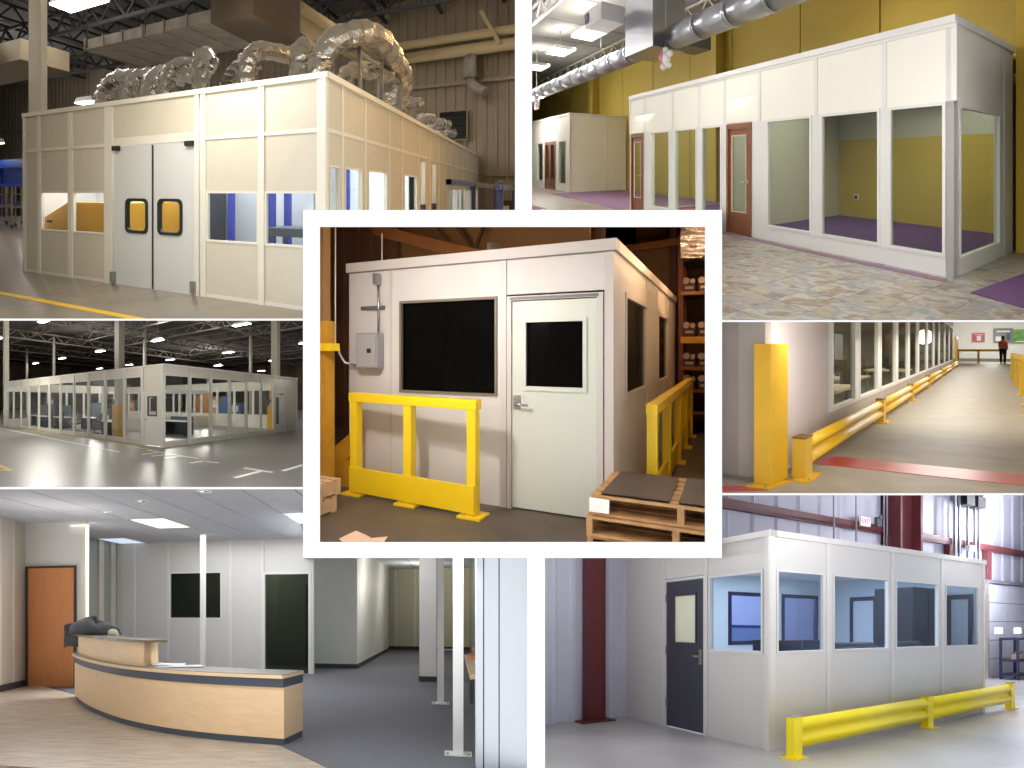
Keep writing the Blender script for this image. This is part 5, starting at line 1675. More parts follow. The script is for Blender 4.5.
jk.grid(24, 8, mound)
jk.grid(8, 8, flap)
o = jk.build('jacket', mat('grey_fleece', (74, 76, 80), rough=0.95, var=0.15, vs=30), R, None, (0, 0, 0), 'dark grey jacket thrown over the left end of the reception desk', 'jacket')
md = o.modifiers.new('solid', 'SOLIDIFY')
md.thickness = 0.02
one(MB().ball((0, 0, 0.04), (0.09, 0.07, 0.06), 8, 5).box((-0.06, -0.04, 0), (0.08, 0.04, 0.03)), 'cream_bag', mat('cream_cloth', (222, 214, 190), rough=0.8), R, (-3.05, 2.0, 1.086), 'small cream cloth bundle beside the jacket', 'bag')
for i, (x, y, a) in enumerate(((-1.55, 0.72, 0.1), (-1.4, 0.72, 0.5), (-1.68, 0.85, 0.3))):
    c, s = math.cos(a), math.sin(a)
    mb = MB().add([(c * u - s * v, s * u + c * v, w) for w in (0, 0.006) for u, v in ((-0.2, -0.14), (0.2, -0.14), (0.2, 0.14), (-0.2, 0.14))], [(0, 3, 2, 1), (4, 5, 6, 7), (0, 1, 5, 4), (1, 2, 6, 5), (2, 3, 7, 6), (3, 0, 4, 7)])
    one(mb, 'paper_sheet', mat('white_paper5', (236, 238, 242)), R, (x, y, 0.759 + 0.007 * i), ['bottom paper sheet on the reception desk', 'middle paper sheet on the reception desk', 'top paper sheet on the reception desk'][i], 'paper')

# =================================================================== ROOM 6: corridor with the yellow guard rail
R = P6
m_flr6 = mat('grey_buffed_concrete', (158, 148, 132), rough=0.5, var=0.1, vs=3.0, spec=0.2)
m_wall6 = mat('pale_mauve_panel', (206, 196, 192), rough=0.5, var=0.03, vs=2)
m_end6 = mat('grey_end_panel', (160, 150, 146), rough=0.5, var=0.05, vs=3)
m_yel6 = mat('rail_yellow', (222, 176, 26), rough=0.35)
m_fr6 = mat('white_window_frame', (238, 238, 236), rough=0.4)
g_6 = glass('corridor_glass', (240, 242, 236), 0.004)
m_redl = mat('red_floor_paint', (176, 62, 60), rough=0.3, var=0.1, vs=6)
m_wh6 = mat('white_end_wall', (240, 240, 234), rough=0.6)

struct(MB().quad((-9, -2.5, 0), (14, -2.5, 0), (14, 29, 0), (-9, 29, 0)), 'floor', m_flr6, R, label='buffed concrete floor of the corridor')
wb = thing(R, 'wall_back', 'white end wall of the corridor', None, (0, 0, 0), kind='structure')
MB().box((-9, 28.5, 0.25), (16, 28.6, 6)).build('upper_wall', m_wh6, R, wb)
MB().box((-9, 28.45, 0), (16, 28.6, 0.25)).build('baseboard', mat('grey_base6', (130, 124, 116)), R, wb)
struct(MB().box((-9, -2, 6), (16, 29, 6.1)), 'ceiling', mat('white_ceiling6', (226, 224, 218), rough=0.8), R, label='white ceiling of the corridor')
struct(MB().box((8.0, -2, 0), (8.1, 28.5, 6)), 'wall_right', m_wh6, R, label='white right wall of the corridor')
one(MB().box((0.12, 0.45, 0), (4.5, 0.70, 0.004)), 'floor_line', m_redl, R, (0, 0, 0), 'red stripe painted across the corridor floor', 'floor line')
one(MB().prism([(-0.5, -0.42), (0.06, -0.2), (0.06, -0.12), (-0.5, -0.28)], 0, 0.004), 'floor_line', m_redl, R, (0, 0, 0), 'short red floor stripe under the yellow bollard', 'floor line')

of = thing(R, 'modular_office', 'pale office wall with a long row of windows along the corridor', 'office', (-0.05, 8, 0))
XW = -0.05
f6, r6 = Face('front', -0.07), Face('right', XW)
mb = MB()
f6.box(mb, -3.0, -0.3, -0.08, 0, 0, 3.4)
mb.build('end_panel', m_end6, R, of)
f6.box(MB(), -0.3, XW, -0.08, 0.004, 0, 3.4).build('corner_post', mat('corner_post6', (172, 164, 158)), R, of)
f6.box(MB(), -3.0, XW, 0, 0.012, 0, 0.03).build('base_trim', mat('grey_base6', (130, 124, 116)), R, of)
panel(r6, R, of, m_wall6, -0.07, 1.12, 0, 3.4)
mul = [1.12, 2.06, 3.16, 4.42, 5.66, 7.0, 8.7, 10.35, 12.2, 14.6, 17.2, 20.0]
for i, (a, b) in enumerate(zip(mul[:-1], mul[1:])):
    panel(r6, R, of, m_wall6, a, b, 0, 0.34)
    panel(r6, R, of, m_wall6, a, b, 2.35, 3.4)
    g = 0.06 if i == 0 else 0.1
    window(r6, R, of, m_fr6, g_6, a + 0.06, b - 0.06, 0.34, 2.35, 0.05, n1=0.02)
    batten(r6, R, of, m_fr6, b - 0.07, b + 0.09, 0.34, 2.35, 0.012, 0.07, 'mullion')
panel(r6, R, of, m_wall6, 20.0, 20.4, 0, 3.4)
MB().box((-5.0, -0.0, 0.0), (-4.9, 20.3, 3.3)).build('inner_wall', mat('tan_inner', (178, 158, 120), rough=0.7), R, of)
MB().box((-5.0, 0, 3.3), (XW - 0.1, 20.3, 3.36)).build('inner_ceiling', mat('inner_ceiling6', (190, 186, 174)), R, of)
MB().box((-5.0, 20.2, 0), (XW - 0.1, 20.3, 3.3)).build('inner_wall', mat('tan_inner', (178, 158, 120)), R, of)
MB().box((-5.0, 0.05, 0), (XW - 0.1, 20.3, 0.01)).build('inner_carpet', mat('brown_carpet', (96, 88, 78), rough=0.95), R, of)
at0(of, R, (-0.05, 8, 0))
sheet(R, (-1.3, 5.5, 1.42), 1.6, 6.0, 70, (255, 248, 234))  # added fill behind the corridor windows
# office contents
for i, (x, y) in enumerate(((-1.0, 2.6), (-1.4, 4.6), (-1.0, 7.5))):
    o = thing(R, 'desk', ['pale desk just behind the first corridor window', 'pale desk behind the second corridor window', 'pale desk deep behind the corridor windows'][i], 'desk', (x, y, 0.011), 'desks behind the corridor windows')
    MB().box((-0.6, -0.5, 0.40), (0.6, 0.5, 0.44)).build('top', mat('pale_desk6', (206, 190, 160)), R, o)
    for sx in (-0.55, 0.5):
        for sy in (-0.45, 0.4):
            MB().box((sx, sy, 0), (sx + 0.05, sy + 0.05, 0.40)).build('leg', m_grey, R, o)
    MB().box((-0.3, 0.1, 0.52), (0.2, 0.15, 0.8)).build('monitor', m_black, R, o)
    MB().box((-0.1, 0.1, 0.44), (0.0, 0.2, 0.52)).build('monitor_stand', m_black, R, o)
for i, (x, y) in enumerate(((-0.75, 1.7), (-1.5, 2.1), (-0.8, 3.6))):
    o = thing(R, 'office_chair', ['dark chair low behind the first corridor window', 'second dark chair behind the first corridor window', 'dark chair behind the second corridor window'][i], 'chair', (x, y, 0.011), 'chairs behind the corridor windows')
    MB().box((-0.2, -0.2, 0.26), (0.2, 0.2, 0.33)).build('seat', m_chair, R, o)
    MB().box((-0.2, 0.16, 0.33), (0.2, 0.22, 0.66)).build('backrest', m_chair, R, o)
    MB().cyl((0, 0, 0.05), (0, 0, 0.26), 0.025, 8).build('column', m_black, R, o)
    mb = MB()
    for k in range(5):
        a = 2 * PI * k / 5
        mb.bar((0, 0, 0.06), (0.22 * math.cos(a), 0.22 * math.sin(a), 0.03), 0.035, 0.035)
    mb.build('base', m_black, R, o)
o = thing(R, 'blind_cabinet', 'grey locker cabinet behind the first corridor window', 'cabinet', (-2.6, 5.4, 0.011))
MB().box((-1.0, 0, 0), (0.8, 0.5, 1.5)).build('body', mat('locker_grey', (120, 126, 130)), R, o)
MB().box((-1.0, -0.02, 0.98), (0.8, 0, 1.02)).build('yellow_strip', m_yel6, R, o)
for k in range(6):
    MB().hexa([(-0.9 + k * 0.28, -0.02, 1.12), (-0.8 + k * 0.28, -0.02, 1.12), (-0.8 + k * 0.28, 0, 1.12), (-0.9 + k * 0.28, 0, 1.12)], [(-0.82 + k * 0.28, -0.02, 1.2), (-0.72 + k * 0.28, -0.02, 1.2), (-0.72 + k * 0.28, 0, 1.2), (-0.82 + k * 0.28, 0, 1.2)]).build('hazard_stripe', m_yel6 if k % 2 else m_black, R, o)
one(MB().box((-0.06, -0.06, 0), (0.06, 0.06, 1.9)).box((-0.15, -0.1, 0.9), (0.15, 0.1, 1.5)), 'door_post', mat('brown_post', (108, 74, 44)), R, (-0.5, 5.9, 0.011), 'dark brown post behind the second corridor window', 'post')

# bollard
bo = thing(R, 'bollard', 'tall square yellow bollard at the office corner', 'bollard', (0.0, -0.03, 0))
MB().prism([(-0.11, -0.105), (0.035, -0.098), (0.09, 0.062), (-0.06, 0.07)], 0.012, 1.09).build('post', mat('bollard_yellow', (216, 166, 22), rough=0.4, var=0.06, vs=4), R, bo, bevel=0.004)
MB().prism([(-0.14, -0.17), (0.07, -0.16), (0.16, 0.1), (-0.09, 0.11)], 0, 0.012).build('base_plate', mat('bollard_yellow', (216, 166, 22)), R, bo)
for x, y in ((0.02, -0.135), (0.1, 0.03), (-0.1, -0.14)):
    MB().cyl((x, y, 0.012), (x, y, 0.024), 0.01, 6).build('bolt', m_steel, R, bo)


def guard(bay, pts, hz, w, m, base, label, cap, prof_n, rails=None):
    """low guard rail: posts with base plates and caps, double-ribbed beam between them"""
    o = thing(bay, 'guard_rail', label, 'guard rail', (pts[0][0], pts[0][1], 0))
    b0 = Vector((*pts[0], 0))
    for (x, y) in pts:
        x, y = x - b0.x, y - b0.y
        MB().box((x - w / 2, y - w / 2, 0.012), (x + w / 2, y + w / 2, hz)).build('post', m, bay, o)
        MB().box((x - w, y - w * 0.9, 0), (x + w, y + w * 0.9, 0.012)).build('base_plate', m, bay, o)
        MB().box((x - w / 2 - .004, y - w / 2 - .004, hz), (x + w / 2 + .004, y + w / 2 + .004, hz + 0.01)).build('cap', cap, bay, o)
        for sx in (-0.8, 0.8):
            MB().cyl((x + sx * w, y - w * 0.6, 0.012), (x + sx * w, y - w * 0.6, 0.025), w * 0.09, 6).build('bolt', m_steel, bay, o)
    z0, z1 = hz * 0.22, hz * 0.95
    hh = z1 - z0
    # double-ribbed section: (out, up)
    rib = [(0.062 * math.sin(PI * k / 8), 0.46 * k / 8) for k in range(9)]
    sec = rib + [(s, 0.54 + u) for s, u in rib] + [(-0.012, 1.0), (-0.012, 0.0)]
    for (x0, y0), (x1, y1) in zip(pts[:-1], pts[1:]):
        d = Vector((x1 - x0, y1 - y0, 0)).normalized()
        nn = Vector((d.y, -d.x, 0)) * prof_n
        st = Vector((x0, y0, 0)) - b0 + d * w * 0.35
        en = Vector((x1, y1, 0)) - b0 - d * w * 0.35
        pr = [st + nn * (s * w / 0.125) + Vector((0, 0, z0 + hh * u)) for s, u in sec]
        MB().extr(pr, en - st, True).build('rail', m, bay, o)
    return o


guard(R, [(0.175, 0.114), (0.2, 2.39), (0.215, 4.6), (0.225, 7.0), (0.23, 10.2), (0.235, 14.7), (0.24, 19.6)], 0.33, 0.12, m_yel6, 0, 'long yellow guard rail along the office windows in the corridor', mat('brown_cap', (112, 84, 40)), 1)

# end of the corridor
def rail6(pts, h, label, w=0.1):
    o = thing(R, 'hand_railing', label, 'railing', (pts[0][0], pts[0][1], 0))
    b = Vector((*pts[0], 0))
    for x, y in pts:
        MB().box((x - b.x - w / 2, y - b.y - w / 2, 0), (x - b.x + w / 2, y - b.y + w / 2, h)).build('post', m_yel6, R, o)
        MB().box((x - b.x - w, y - b.y - w, 0), (x - b.x + w, y - b.y + w, 0.02)).build('base_plate', m_yel6, R, o)
    for (x0, y0), (x1, y1) in zip(pts[:-1], pts[1:]):
        MB().bar((x0 - b.x, y0 - b.y, h), (x1 - b.x, y1 - b.y, h), w, w).build('top_rail', m_yel6, R, o)
    return o


rail6([(0.0, 24.5), (1.45, 24.5), (3.25, 24.5)], 0.95, 'yellow railing across the end of the corridor', 0.16)
rail6([(0.12, 19.9), (0.13, 20.9)], 1.75, 'tall yellow posts where the guard rail ends', 0.14)
o = rail6([(2.62, 10.4), (2.55, 8.2), (2.47, 6.1), (2.4, 4.6), (2.3, 3.4)], 0.86, 'yellow railing along the right side of the corridor', 0.1)
po = thing(R, 'poster', 'red and white poster on the end wall of the corridor', 'poster', (1.45, 28.43, 1.63))
MB().box((-0.5, 0, 0), (0.5, 0.02, 0.78)).build('sheet', mat('poster_red', (200, 90, 100)), R, po)
MB().box((-0.15, -0.012, 0.12), (0.2, 0, 0.55)).build('panel', mat('poster_white', (236, 226, 226)), R, po)
MB().box((-0.4, -0.012, 0.62), (0.42, 0, 0.7)).build('band', mat('poster_pale', (226, 170, 176)), R, po)
MB().box((0.28, -0.012, 0.1), (0.42, 0, 0.5)).build('band', mat('poster_blue', (120, 120, 170)), R, po)
nb = thing(R, 'window_1', 'grey framed window in the corridor end wall', None, (3.4, 28.43, 1.55), kind='structure')
mb = MB()
Face('front', 0).frame(mb, -0.75, 0.75, 0, 1.2, 0.08, -0.05, 0.02)
mb.build('window_frame', mat('grey_frame6', (120, 120, 118)), R, nb)
MB().box((-0.68, 0.0, 0.08), (0.68, 0.02, 1.12)).build('pane', mat('grey_view', (134, 138, 138), rough=0.2), R, nb)
MB().box((-0.6, -0.02, 0.15), (-0.1, 0, 0.55)).build('notice', m_white, R, nb)
MB().box((-0.5, -0.02, 0.9), (0.5, 0, 1.02)).build('strip_light', m_white, R, nb)
MB().box((0.25, -0.02, 0.2), (0.55, 0, 0.8)).build('notice', mat('dim_notice', (80, 84, 96)), R, nb)
gp = thing(R, 'poster', 'green poster at the right of the corridor end wall', 'poster', (4.75, 28.43, 1.5))
MB().box((-0.62, 0, 0), (0.9, 0.02, 1.15)).build('sheet', mat('poster_green', (70, 140, 70), rough=0.6, rgb2=(150, 190, 110), vs=3), R, gp)
MB().box((-0.4, -0.012, 0.12), (0.7, 0, 0.2)).build('band', m_white, R, gp)


def skin_body(name, verts, edges, radii, m, par, subsurf=1):
    me = bpy.data.meshes.new(name)
    me.from_pydata([R.L(v) for v in verts], edges, [])
    o = bpy.data.objects.new(name, me)
    COL.objects.link(o)
    o.parent = par
    HOME[o.name] = R
    sk = o.modifiers.new('skin', 'SKIN')
    sb = o.modifiers.new('sub', 'SUBSURF')
    sb.levels = sb.render_levels = subsurf
    for i, v in enumerate(me.skin_vertices[0].data):
        v.radius = (radii[i], radii[i])
        v.use_root = (i == 0)
    dg = bpy.context.evaluated_depsgraph_get()
    me2 = bpy.data.meshes.new_from_object(o.evaluated_get(dg))
    o.modifiers.clear()
    o.data = me2
    me2.materials.clear()
    me2.materials.append(m)
    for p in me2.polygons:
        p.use_smooth = True
    return o


pe = thing(R, 'person', 'person in an orange vest and black trousers at the end of the corridor', 'person', (3.1, 23.6, 0))
S_ = 1.92 / 1.75
sk = [(0, 0, 0.95), (0, 0, 1.15), (0, 0, 1.38), (0, 0, 1.5), (0, 0, 1.62), (0, -0.01, 1.7),
      (-0.19, 0, 1.4), (-0.25, -0.02, 1.14), (-0.2, -0.16, 0.95), (0.19, 0, 1.4), (0.25, 0.0, 1.14), (0.24, -0.06, 0.88),
      (-0.1, 0, 0.92), (-0.12, -0.02, 0.5), (-0.12, 0.02, 0.09), (-0.13, -0.1, 0.04), (0.1, 0, 0.92), (0.11, 0.02, 0.5), (0.11, 0.05, 0.09), (0.12, -0.07, 0.04)]
ed = [(0, 1), (1, 2), (2, 3), (3, 4), (4, 5), (2, 6), (6, 7), (7, 8), (2, 9), (9, 10), (10, 11), (0, 12), (12, 13), (13, 14), (14, 15), (0, 16), (16, 17), (17, 18), (18, 19)]
ra = [0.15, 0.14, 0.15, 0.06, 0.1, 0.09, 0.07, 0.05, 0.04, 0.07, 0.05, 0.04, 0.1, 0.065, 0.045, 0.04, 0.1, 0.065, 0.045, 0.04]
m_skin = mat('skin', (198, 150, 120), rough=0.6)
sc_ = lambda vs: [(x * S_, y * S_, z * S_) for x, y, z in vs]
skin_body('body', sc_(sk), ed, [r * S_ for r in ra], m_skin, pe)
skin_body('vest', sc_([(0, 0, 0.98), (0, 0, 1.16), (0, 0, 1.38), (-0.17, 0, 1.39), (0.17, 0, 1.39), (-0.24, -0.01, 1.2), (0.24, 0, 1.2)]), [(0, 1), (1, 2), (2, 3), (2, 4), (3, 5), (4, 6)], [0.19, 0.18, 0.18, 0.1, 0.1, 0.08, 0.08], mat('orange_vest', (232, 104, 50), rough=0.7), pe)
skin_body('trousers', sc_([(0, 0, 0.97), (-0.1, 0, 0.9), (-0.12, -0.02, 0.5), (-0.12, 0.02, 0.1), (0.1, 0, 0.9), (0.11, 0.02, 0.5), (0.11, 0.05, 0.1)]), [(0, 1), (1, 2), (2, 3), (0, 4), (4, 5), (5, 6)], [0.17, 0.13, 0.09, 0.08, 0.13, 0.09, 0.08], mat('black_trousers', (28, 28, 32), rough=0.8), pe)
MB().ball((0, 0.02, 1.7 * S_), (0.12, 0.12, 0.12), 10, 6).build('hair', mat('dark_hair', (40, 32, 28), rough=0.8), R, pe)
for s in (-0.125, 0.115):
    MB().ball((s * S_, -0.03, 0.045), (0.06, 0.15, 0.05), 8, 5).build('shoe', m_black, R, pe)
for i, y in enumerate((6, 12, 18)):
    o = thing(R, 'ceiling_light', ['corridor ceiling light nearest the front', 'middle corridor ceiling light', 'corridor ceiling light nearest the end wall'][i], 'light', (2.2, y, 5.2), 'corridor ceiling lights')
    MB().box((-0.9, -0.15, 0), (0.9, 0.15, 0.1)).build('housing', m_white, R, o)
    MB().box((-0.85, -0.12, -0.03), (0.85, 0.12, 0)).build('diffuser', m_tube, R, o)

# =================================================================== ROOM 7: office with the yellow guard rail in the white hall
R = P7
m_flr7 = mat('pale_concrete', (170, 168, 167), rough=0.35, var=0.2, vs=1.0, detail=6)
m_pan7 = mat('light_grey_panel', (202, 199, 196), rough=0.5)
m_bat7 = mat('light_grey_batten', (208, 205, 202), rough=0.45)
m_ins = mat('white_insulation', (190, 190, 204), rough=0.55, var=0.04, vs=2)
m_dred = mat('oxide_red_steel', (96, 40, 44), rough=0.5)
m_yel7 = mat('bright_rail_yellow', (244, 222, 24), rough=0.35)
m_ddoor = mat('charcoal_door', (62, 62, 74), rough=0.4)
g_7 = glass('blue_glass', (232, 240, 250), 0.004)
XB = -3.65
struct(MB().quad((-3.7, -8, 0), (8, -8, 0), (8, 22, 0), (-3.7, 22, 0)), 'floor', m_flr7, R, label='pale concrete floor of the white hall')
bf = Face('right', XB)
struct(corrugated(bf, -8, 0.3, 0, 8, 0.3, 0.05), 'wall_back', m_ins, R, label='white ribbed wall left of the grey office')
struct(corrugated(bf, 0.3, 10.9, 2.2, 8, 0.6, 0.05, 0.8), 'wall_back', m_ins, R, label='white quilted wall above the grey office')
struct(corrugated(bf, 10.9, 22, 2.75, 8, 0.6, 0.05, 0.8), 'wall_back', m_ins, R, label='white quilted wall above the roll-up doors')
struct(MB().box((-4, 21.5, 0), (8, 21.6, 8)), 'wall_right', m_ins, R, label='white end wall of the hall')
struct(MB().box((-4, -8, 7.0), (8, 22, 7.1)), 'ceiling', mat('pale_roof7', (206, 206, 214), rough=0.7), R, label='pale roof of the white hall')
# girts and columns
for y0, y1, z in ((-8, 6.5, 3.69), (7.3, 21, 3.69), (-8, 21, 5.6)):
    mb = MB().box((XB + 0.02, y0, z - 0.08), (XB + 0.22, y1, z + 0.08))
    mb.box((XB + 0.2, y0, z - 0.1), (XB + 0.22, y1, z - 0.04))
    struct(mb, 'beam', m_dred, R, label='dark red wall girt')
mb = MB().box((XB + 0.05, 6.44, 0), (XB + 0.6, 6.5, 7)).box((XB + 0.05, 7.2, 0), (XB + 0.6, 7.28, 7)).box((XB + 0.28, 6.5, 0), (XB + 0.34, 7.2, 7))
mb.box((XB + 0.05, 6.44, 0), (XB + 0.12, 7.28, 7))
struct(mb, 'column', m_dred, R, label='wide dark red steel column above the grey office')
mb = MB().box((XB + 0.05, -0.72, 0), (XB + 0.25, -0.69, 7)).box((XB + 0.05, -0.47, 0), (XB + 0.25, -0.44, 7)).box((XB + 0.12, -0.69, 0), (XB + 0.16, -0.47, 7)).box((XB + 0.2, -0.7, 0), (XB + 0.24, -0.46, 7)).box((XB, -0.85, 0), (XB + 0.35, -0.32, 0.02))
struct(mb, 'column', m_dred, R, label='dark red post by the left wall of the white hall')
for y, z0, z1 in ((9.0, 2.8, 3.69), (10.9, 2.8, 3.69), (13.6, 0, 3.69), (16.5, 2.8, 3.69)):
    struct(MB().box((XB + 0.04, y, z0), (XB + 0.2, y + 0.22, z1)), 'beam', m_dred, R, label='short dark red jamb above the roll-up doors')

# office
of = thing(R, 'modular_office', 'light grey office with a charcoal door and five windows', 'office', (-1.8, 0, 0))
H = 2.5
panel(fr, R, of, m_pan7, -3.6, -2.42, 0, H)
panel(fr, R, of, m_pan7, -2.38, -1.33, 2.14, H)
panel(fr, R, of, m_pan7, -1.27, -0.1, 2.12, H)
panel(fr, R, of, m_pan7, -1.27, -0.1, 0, 1.12)
window(fr, R, of, m_bat7, g_7, -1.25, -0.12, 1.12, 2.12, 0.035)
for a0, a1 in ((-2.42, -2.37), (-1.33, -1.27), (-0.1, 0.02)):
    batten(fr, R, of, m_bat7, a0, a1, 0, H, 0.014, 0.08)
batten(fr, R, of, m_bat7, -3.6, 0.03, H, H + 0.07, 0.03, 0.12, 'top_rail')
d = thing(R, 'door', None, None)
d.parent = of
d.location = (0, 0, 0)
mb = MB()
fr.box(mb, -2.36, -2.33, -0.05, 0.015, 0, 2.13)
fr.box(mb, -1.36, -1.33, -0.05, 0.015, 0, 2.13)
fr.box(mb, -2.33, -1.36, -0.05, 0.015, 2.1, 2.13)
mb.build('door_frame', m_bat7, R, d)
mb = MB()
fr.box(mb, -2.32, -2.12, -0.03, 0.005, 0.02, 2.09)
fr.box(mb, -1.55, -1.37, -0.03, 0.005, 0.02, 2.09)
fr.box(mb, -2.12, -1.55, -0.03, 0.005, 0.02, 1.22)
fr.box(mb, -2.12, -1.55, -0.03, 0.005, 1.89, 2.09)
mb.build('leaf', m_ddoor, R, d)
mb = MB()
fr.frame(mb, -2.14, -1.53, 1.2, 1.91, 0.03, -0.02, 0.016)
mb.build('window_frame', m_ddoor, R, d)
fr.box(MB(), -2.12, -1.55, -0.02, -0.012, 1.22, 1.89).build('pane', mat('cream_pane', (226, 226, 200), rough=0.2), R, d)
lever(fr, R, d, m_steel, -1.44, 1.05, 0.005, -1)
fr.box(MB(), -1.48, -1.40, 0.0, 0.012, 0.94, 1.14).build('lock_plate', m_steel, R, d)
for z in (0.3, 1.05, 1.8):
    fr.box(MB(), -2.34, -2.31, 0.0, 0.02, z, z + 0.11).build('hinge', m_steel, R, d)
wr = [(0.10, 0.89), (1.05, 2.18), (2.33, 3.39), (3.57, 4.55)]
sm = [0.0, 0.96, 2.25, 3.48, 4.7]
for (a0, a1), s0, s1 in zip(wr, sm[:-1], sm[1:]):
    panel(rt, R, of, m_pan7, s0 + 0.04, s1 - 0.03, 2.12, H)
    panel(rt, R, of, m_pan7, s0 + 0.04, s1 - 0.03, 0, 1.13)
    if a0 > s0 + 0.05:
        panel(rt, R, of, m_pan7, s0 + 0.04, a0, 1.13, 2.12)
    panel(rt, R, of, m_pan7, a1, s1 - 0.03, 1.13, 2.12)
    window(rt, R, of, m_bat7, g_7, a0, a1, 1.13, 2.12, 0.025)
for s in sm:
    batten(rt, R, of, m_bat7, s - 0.03, s + 0.04, 0, H, 0.012, 0.06)
batten(rt, R, of, m_bat7, -0.02, 4.75, H, H + 0.07, 0.03, 0.12, 'top_rail')
bq = Face('back', 4.7)
panel(bq, R, of, m_pan7, -3.6, -0.02, 0, H)
MB().box((-3.6, 0.08, 2.44), (-0.05, 4.66, 2.5)).build('roof', m_pan7, R, of)
MB().box((-3.58, 0.08, 2.4), (-0.08, 4.62, 2.43)).build('inner_ceiling', mat('inner_ceiling7', (238, 240, 244), rough=0.8), R, of)
m_in7 = mat('mint_inner_wall', (216, 226, 230), rough=0.6)
# back wall of the office with windows to the yard
ib = Face('right', -3.56)
for a0, a1, z0, z1 in ((0.05, 2.0, 0, 2.4), (2.0, 4.62, 0, 1.12), (2.0, 4.62, 2.1, 2.4), (3.18, 3.3, 1.12, 2.1), (4.3, 4.62, 1.12, 2.1)):
    ib.box(MB(), a0, a1, -0.06, 0, z0, z1).build('inner_wall', m_in7, R, of)
m_navyf = mat('navy_window_frame', (38, 36, 70), rough=0.4)
for a0, a1 in ((2.0, 3.18), (3.3, 4.3)):
    mb = MB()
    ib.frame(mb, a0, a1, 1.12, 2.1, 0.07, -0.05, 0.02)
    w = mb.build('window_frame', m_navyf, R, of)
    ib.box(MB(), a0, a1, -0.03, -0.02, 1.12, 2.1).build('pane', glass('yard_glass', (226, 234, 250), 0.004), R, w)
# inner partition
ip = Face('front', 4.58)
ip.box(MB(), -3.5, -0.06, -0.03, 0, 0, 2.4).build('inner_wall', m_in7, R, of)
mb = MB()
ip.frame(mb, -2.9, -2.2, 0.0, 2.05, 0.08, 0, 0.02)
mb.build('inner_door_frame', m_navyf, R, of)
ip.box(MB(), -1.5, -0.75, 0.001, 0.03, 1.35, 2.0).build('inner_window', mat('pale_view', (226, 230, 238), rough=0.2), R, of)
mb = MB()
ip.frame(mb, -0.62, -0.12, 0, 2.0, 0.08, 0, 0.03)
mb.build('inner_door_frame', m_navyf, R, of)
at0(of, R, (-1.8, 0, 0))
sheet(R, (-1.7, 2.3, 2.36), 2.4, 3.2, 60, (236, 243, 255))  # added soft fill for the grey office interior
o = thing(R, 'ceiling_light', 'bright troffer light on the grey office ceiling', 'light', (-1.6, 1.6, 2.39))
MB().box((-0.6, -0.3, -0.02), (0.6, 0.3, 0.008)).build('diffuser', m_tube, R, o)
MB().box((-0.64, -0.34, -0.01), (0.64, -0.3, 0.008)).box((-0.64, 0.3, -0.01), (0.64, 0.34, 0.008)).build('frame', m_white, R, o)

# yard behind the office windows: van and pale building
yd = struct(MB().box((-14, 0.4, -0.01), (-3.75, 20, 0)), 'floor', mat('yard_asphalt', (150, 150, 160), rough=0.8), R, label='pale yard behind the office windows')
struct(MB().box((-14.2, -1, 0), (-14, 21, 4)), 'wall_yard', mat('yard_wall', (226, 226, 240), rough=0.7), R, label='pale building across the yard')
bulb(R, (-9.0, 4.5, 1.9), 240, 0.3, (240, 245, 255), name='yard_daylight_fill')  # added bulbs standing in for daylight in the yard
bulb(R, (-9.0, 10.0, 1.9), 240, 0.3, (240, 245, 255), name='yard_daylight_fill')
bulb(R, (-6.0, 3.3, 1.8), 60, 0.3, (240, 245, 255), name='yard_daylight_fill')
vn = thing(R, 'parked_car', 'blue car parked in the yard behind the office window', 'car', (-8.0, 5.2, 0))
prof = [(-2.0, 0.35), (2.1, 0.35), (2.1, 0.85), (1.3, 0.98), (0.75, 1.5), (-0.9, 1.52), (-1.5, 1.02), (-2.0, 0.95)]
MB().extr([(-0.8, u, w) for u, w in prof], (1.6, 0, 0)).build('body', mat('car_blue', (50, 70, 150), rough=0.25, coat=0.5), R, vn)
MB().extr([(0.805, u, w) for u, w in [(-1.3, 1.02), (1.1, 1.0), (0.68, 1.42), (-0.85, 1.44)]], (0.01, 0, 0)).build('side_window', mat('car_window', (170, 190, 220), rough=0.1), R, vn)
for u in (-1.3, 1.35):
    for x in (-0.75, 0.6):
        MB().cyl((x, u, 0.33), (x + 0.2, u, 0.33), 0.33, 16).build('wheel', m_black, R, vn)
# office furniture
for i, (x, y) in enumerate(((-0.75, 0.55), (-0.35, 0.62), (-0.35, 1.05))):
    o = thing(R, 'monitor', ['dark monitor behind the office window left of the corner', 'monitor just right of the office corner', 'second monitor right of the office corner'][i], 'monitor', (x, y, 0.85), 'monitors inside the grey office')
    MB().box((-0.24, -0.02, 0.1), (0.24, 0.02, 0.42)).build('screen', m_navy, R, o)
    MB().box((-0.03, -0.02, 0), (0.03, 0.02, 0.12)).build('stand', m_black, R, o)
    MB().box((-0.12, -0.08, -0.02), (0.12, 0.08, 0)).build('foot', m_black, R, o)
o = thing(R, 'desk', 'long desk along the windows inside the grey office', 'desk', (-0.55, 1.0, 0))
MB().box((-0.4, -0.7, 0.78), (0.35, 0.2, 0.83)).build('top', mat('pale_desk7', (214, 206, 196)), R, o)
for sx in (-0.36, 0.31):
    for sy in (-0.66, 0.16):
        MB().box((sx - 0.02, sy - 0.02, 0), (sx + 0.02, sy + 0.02, 0.78)).build('leg', m_grey, R, o)
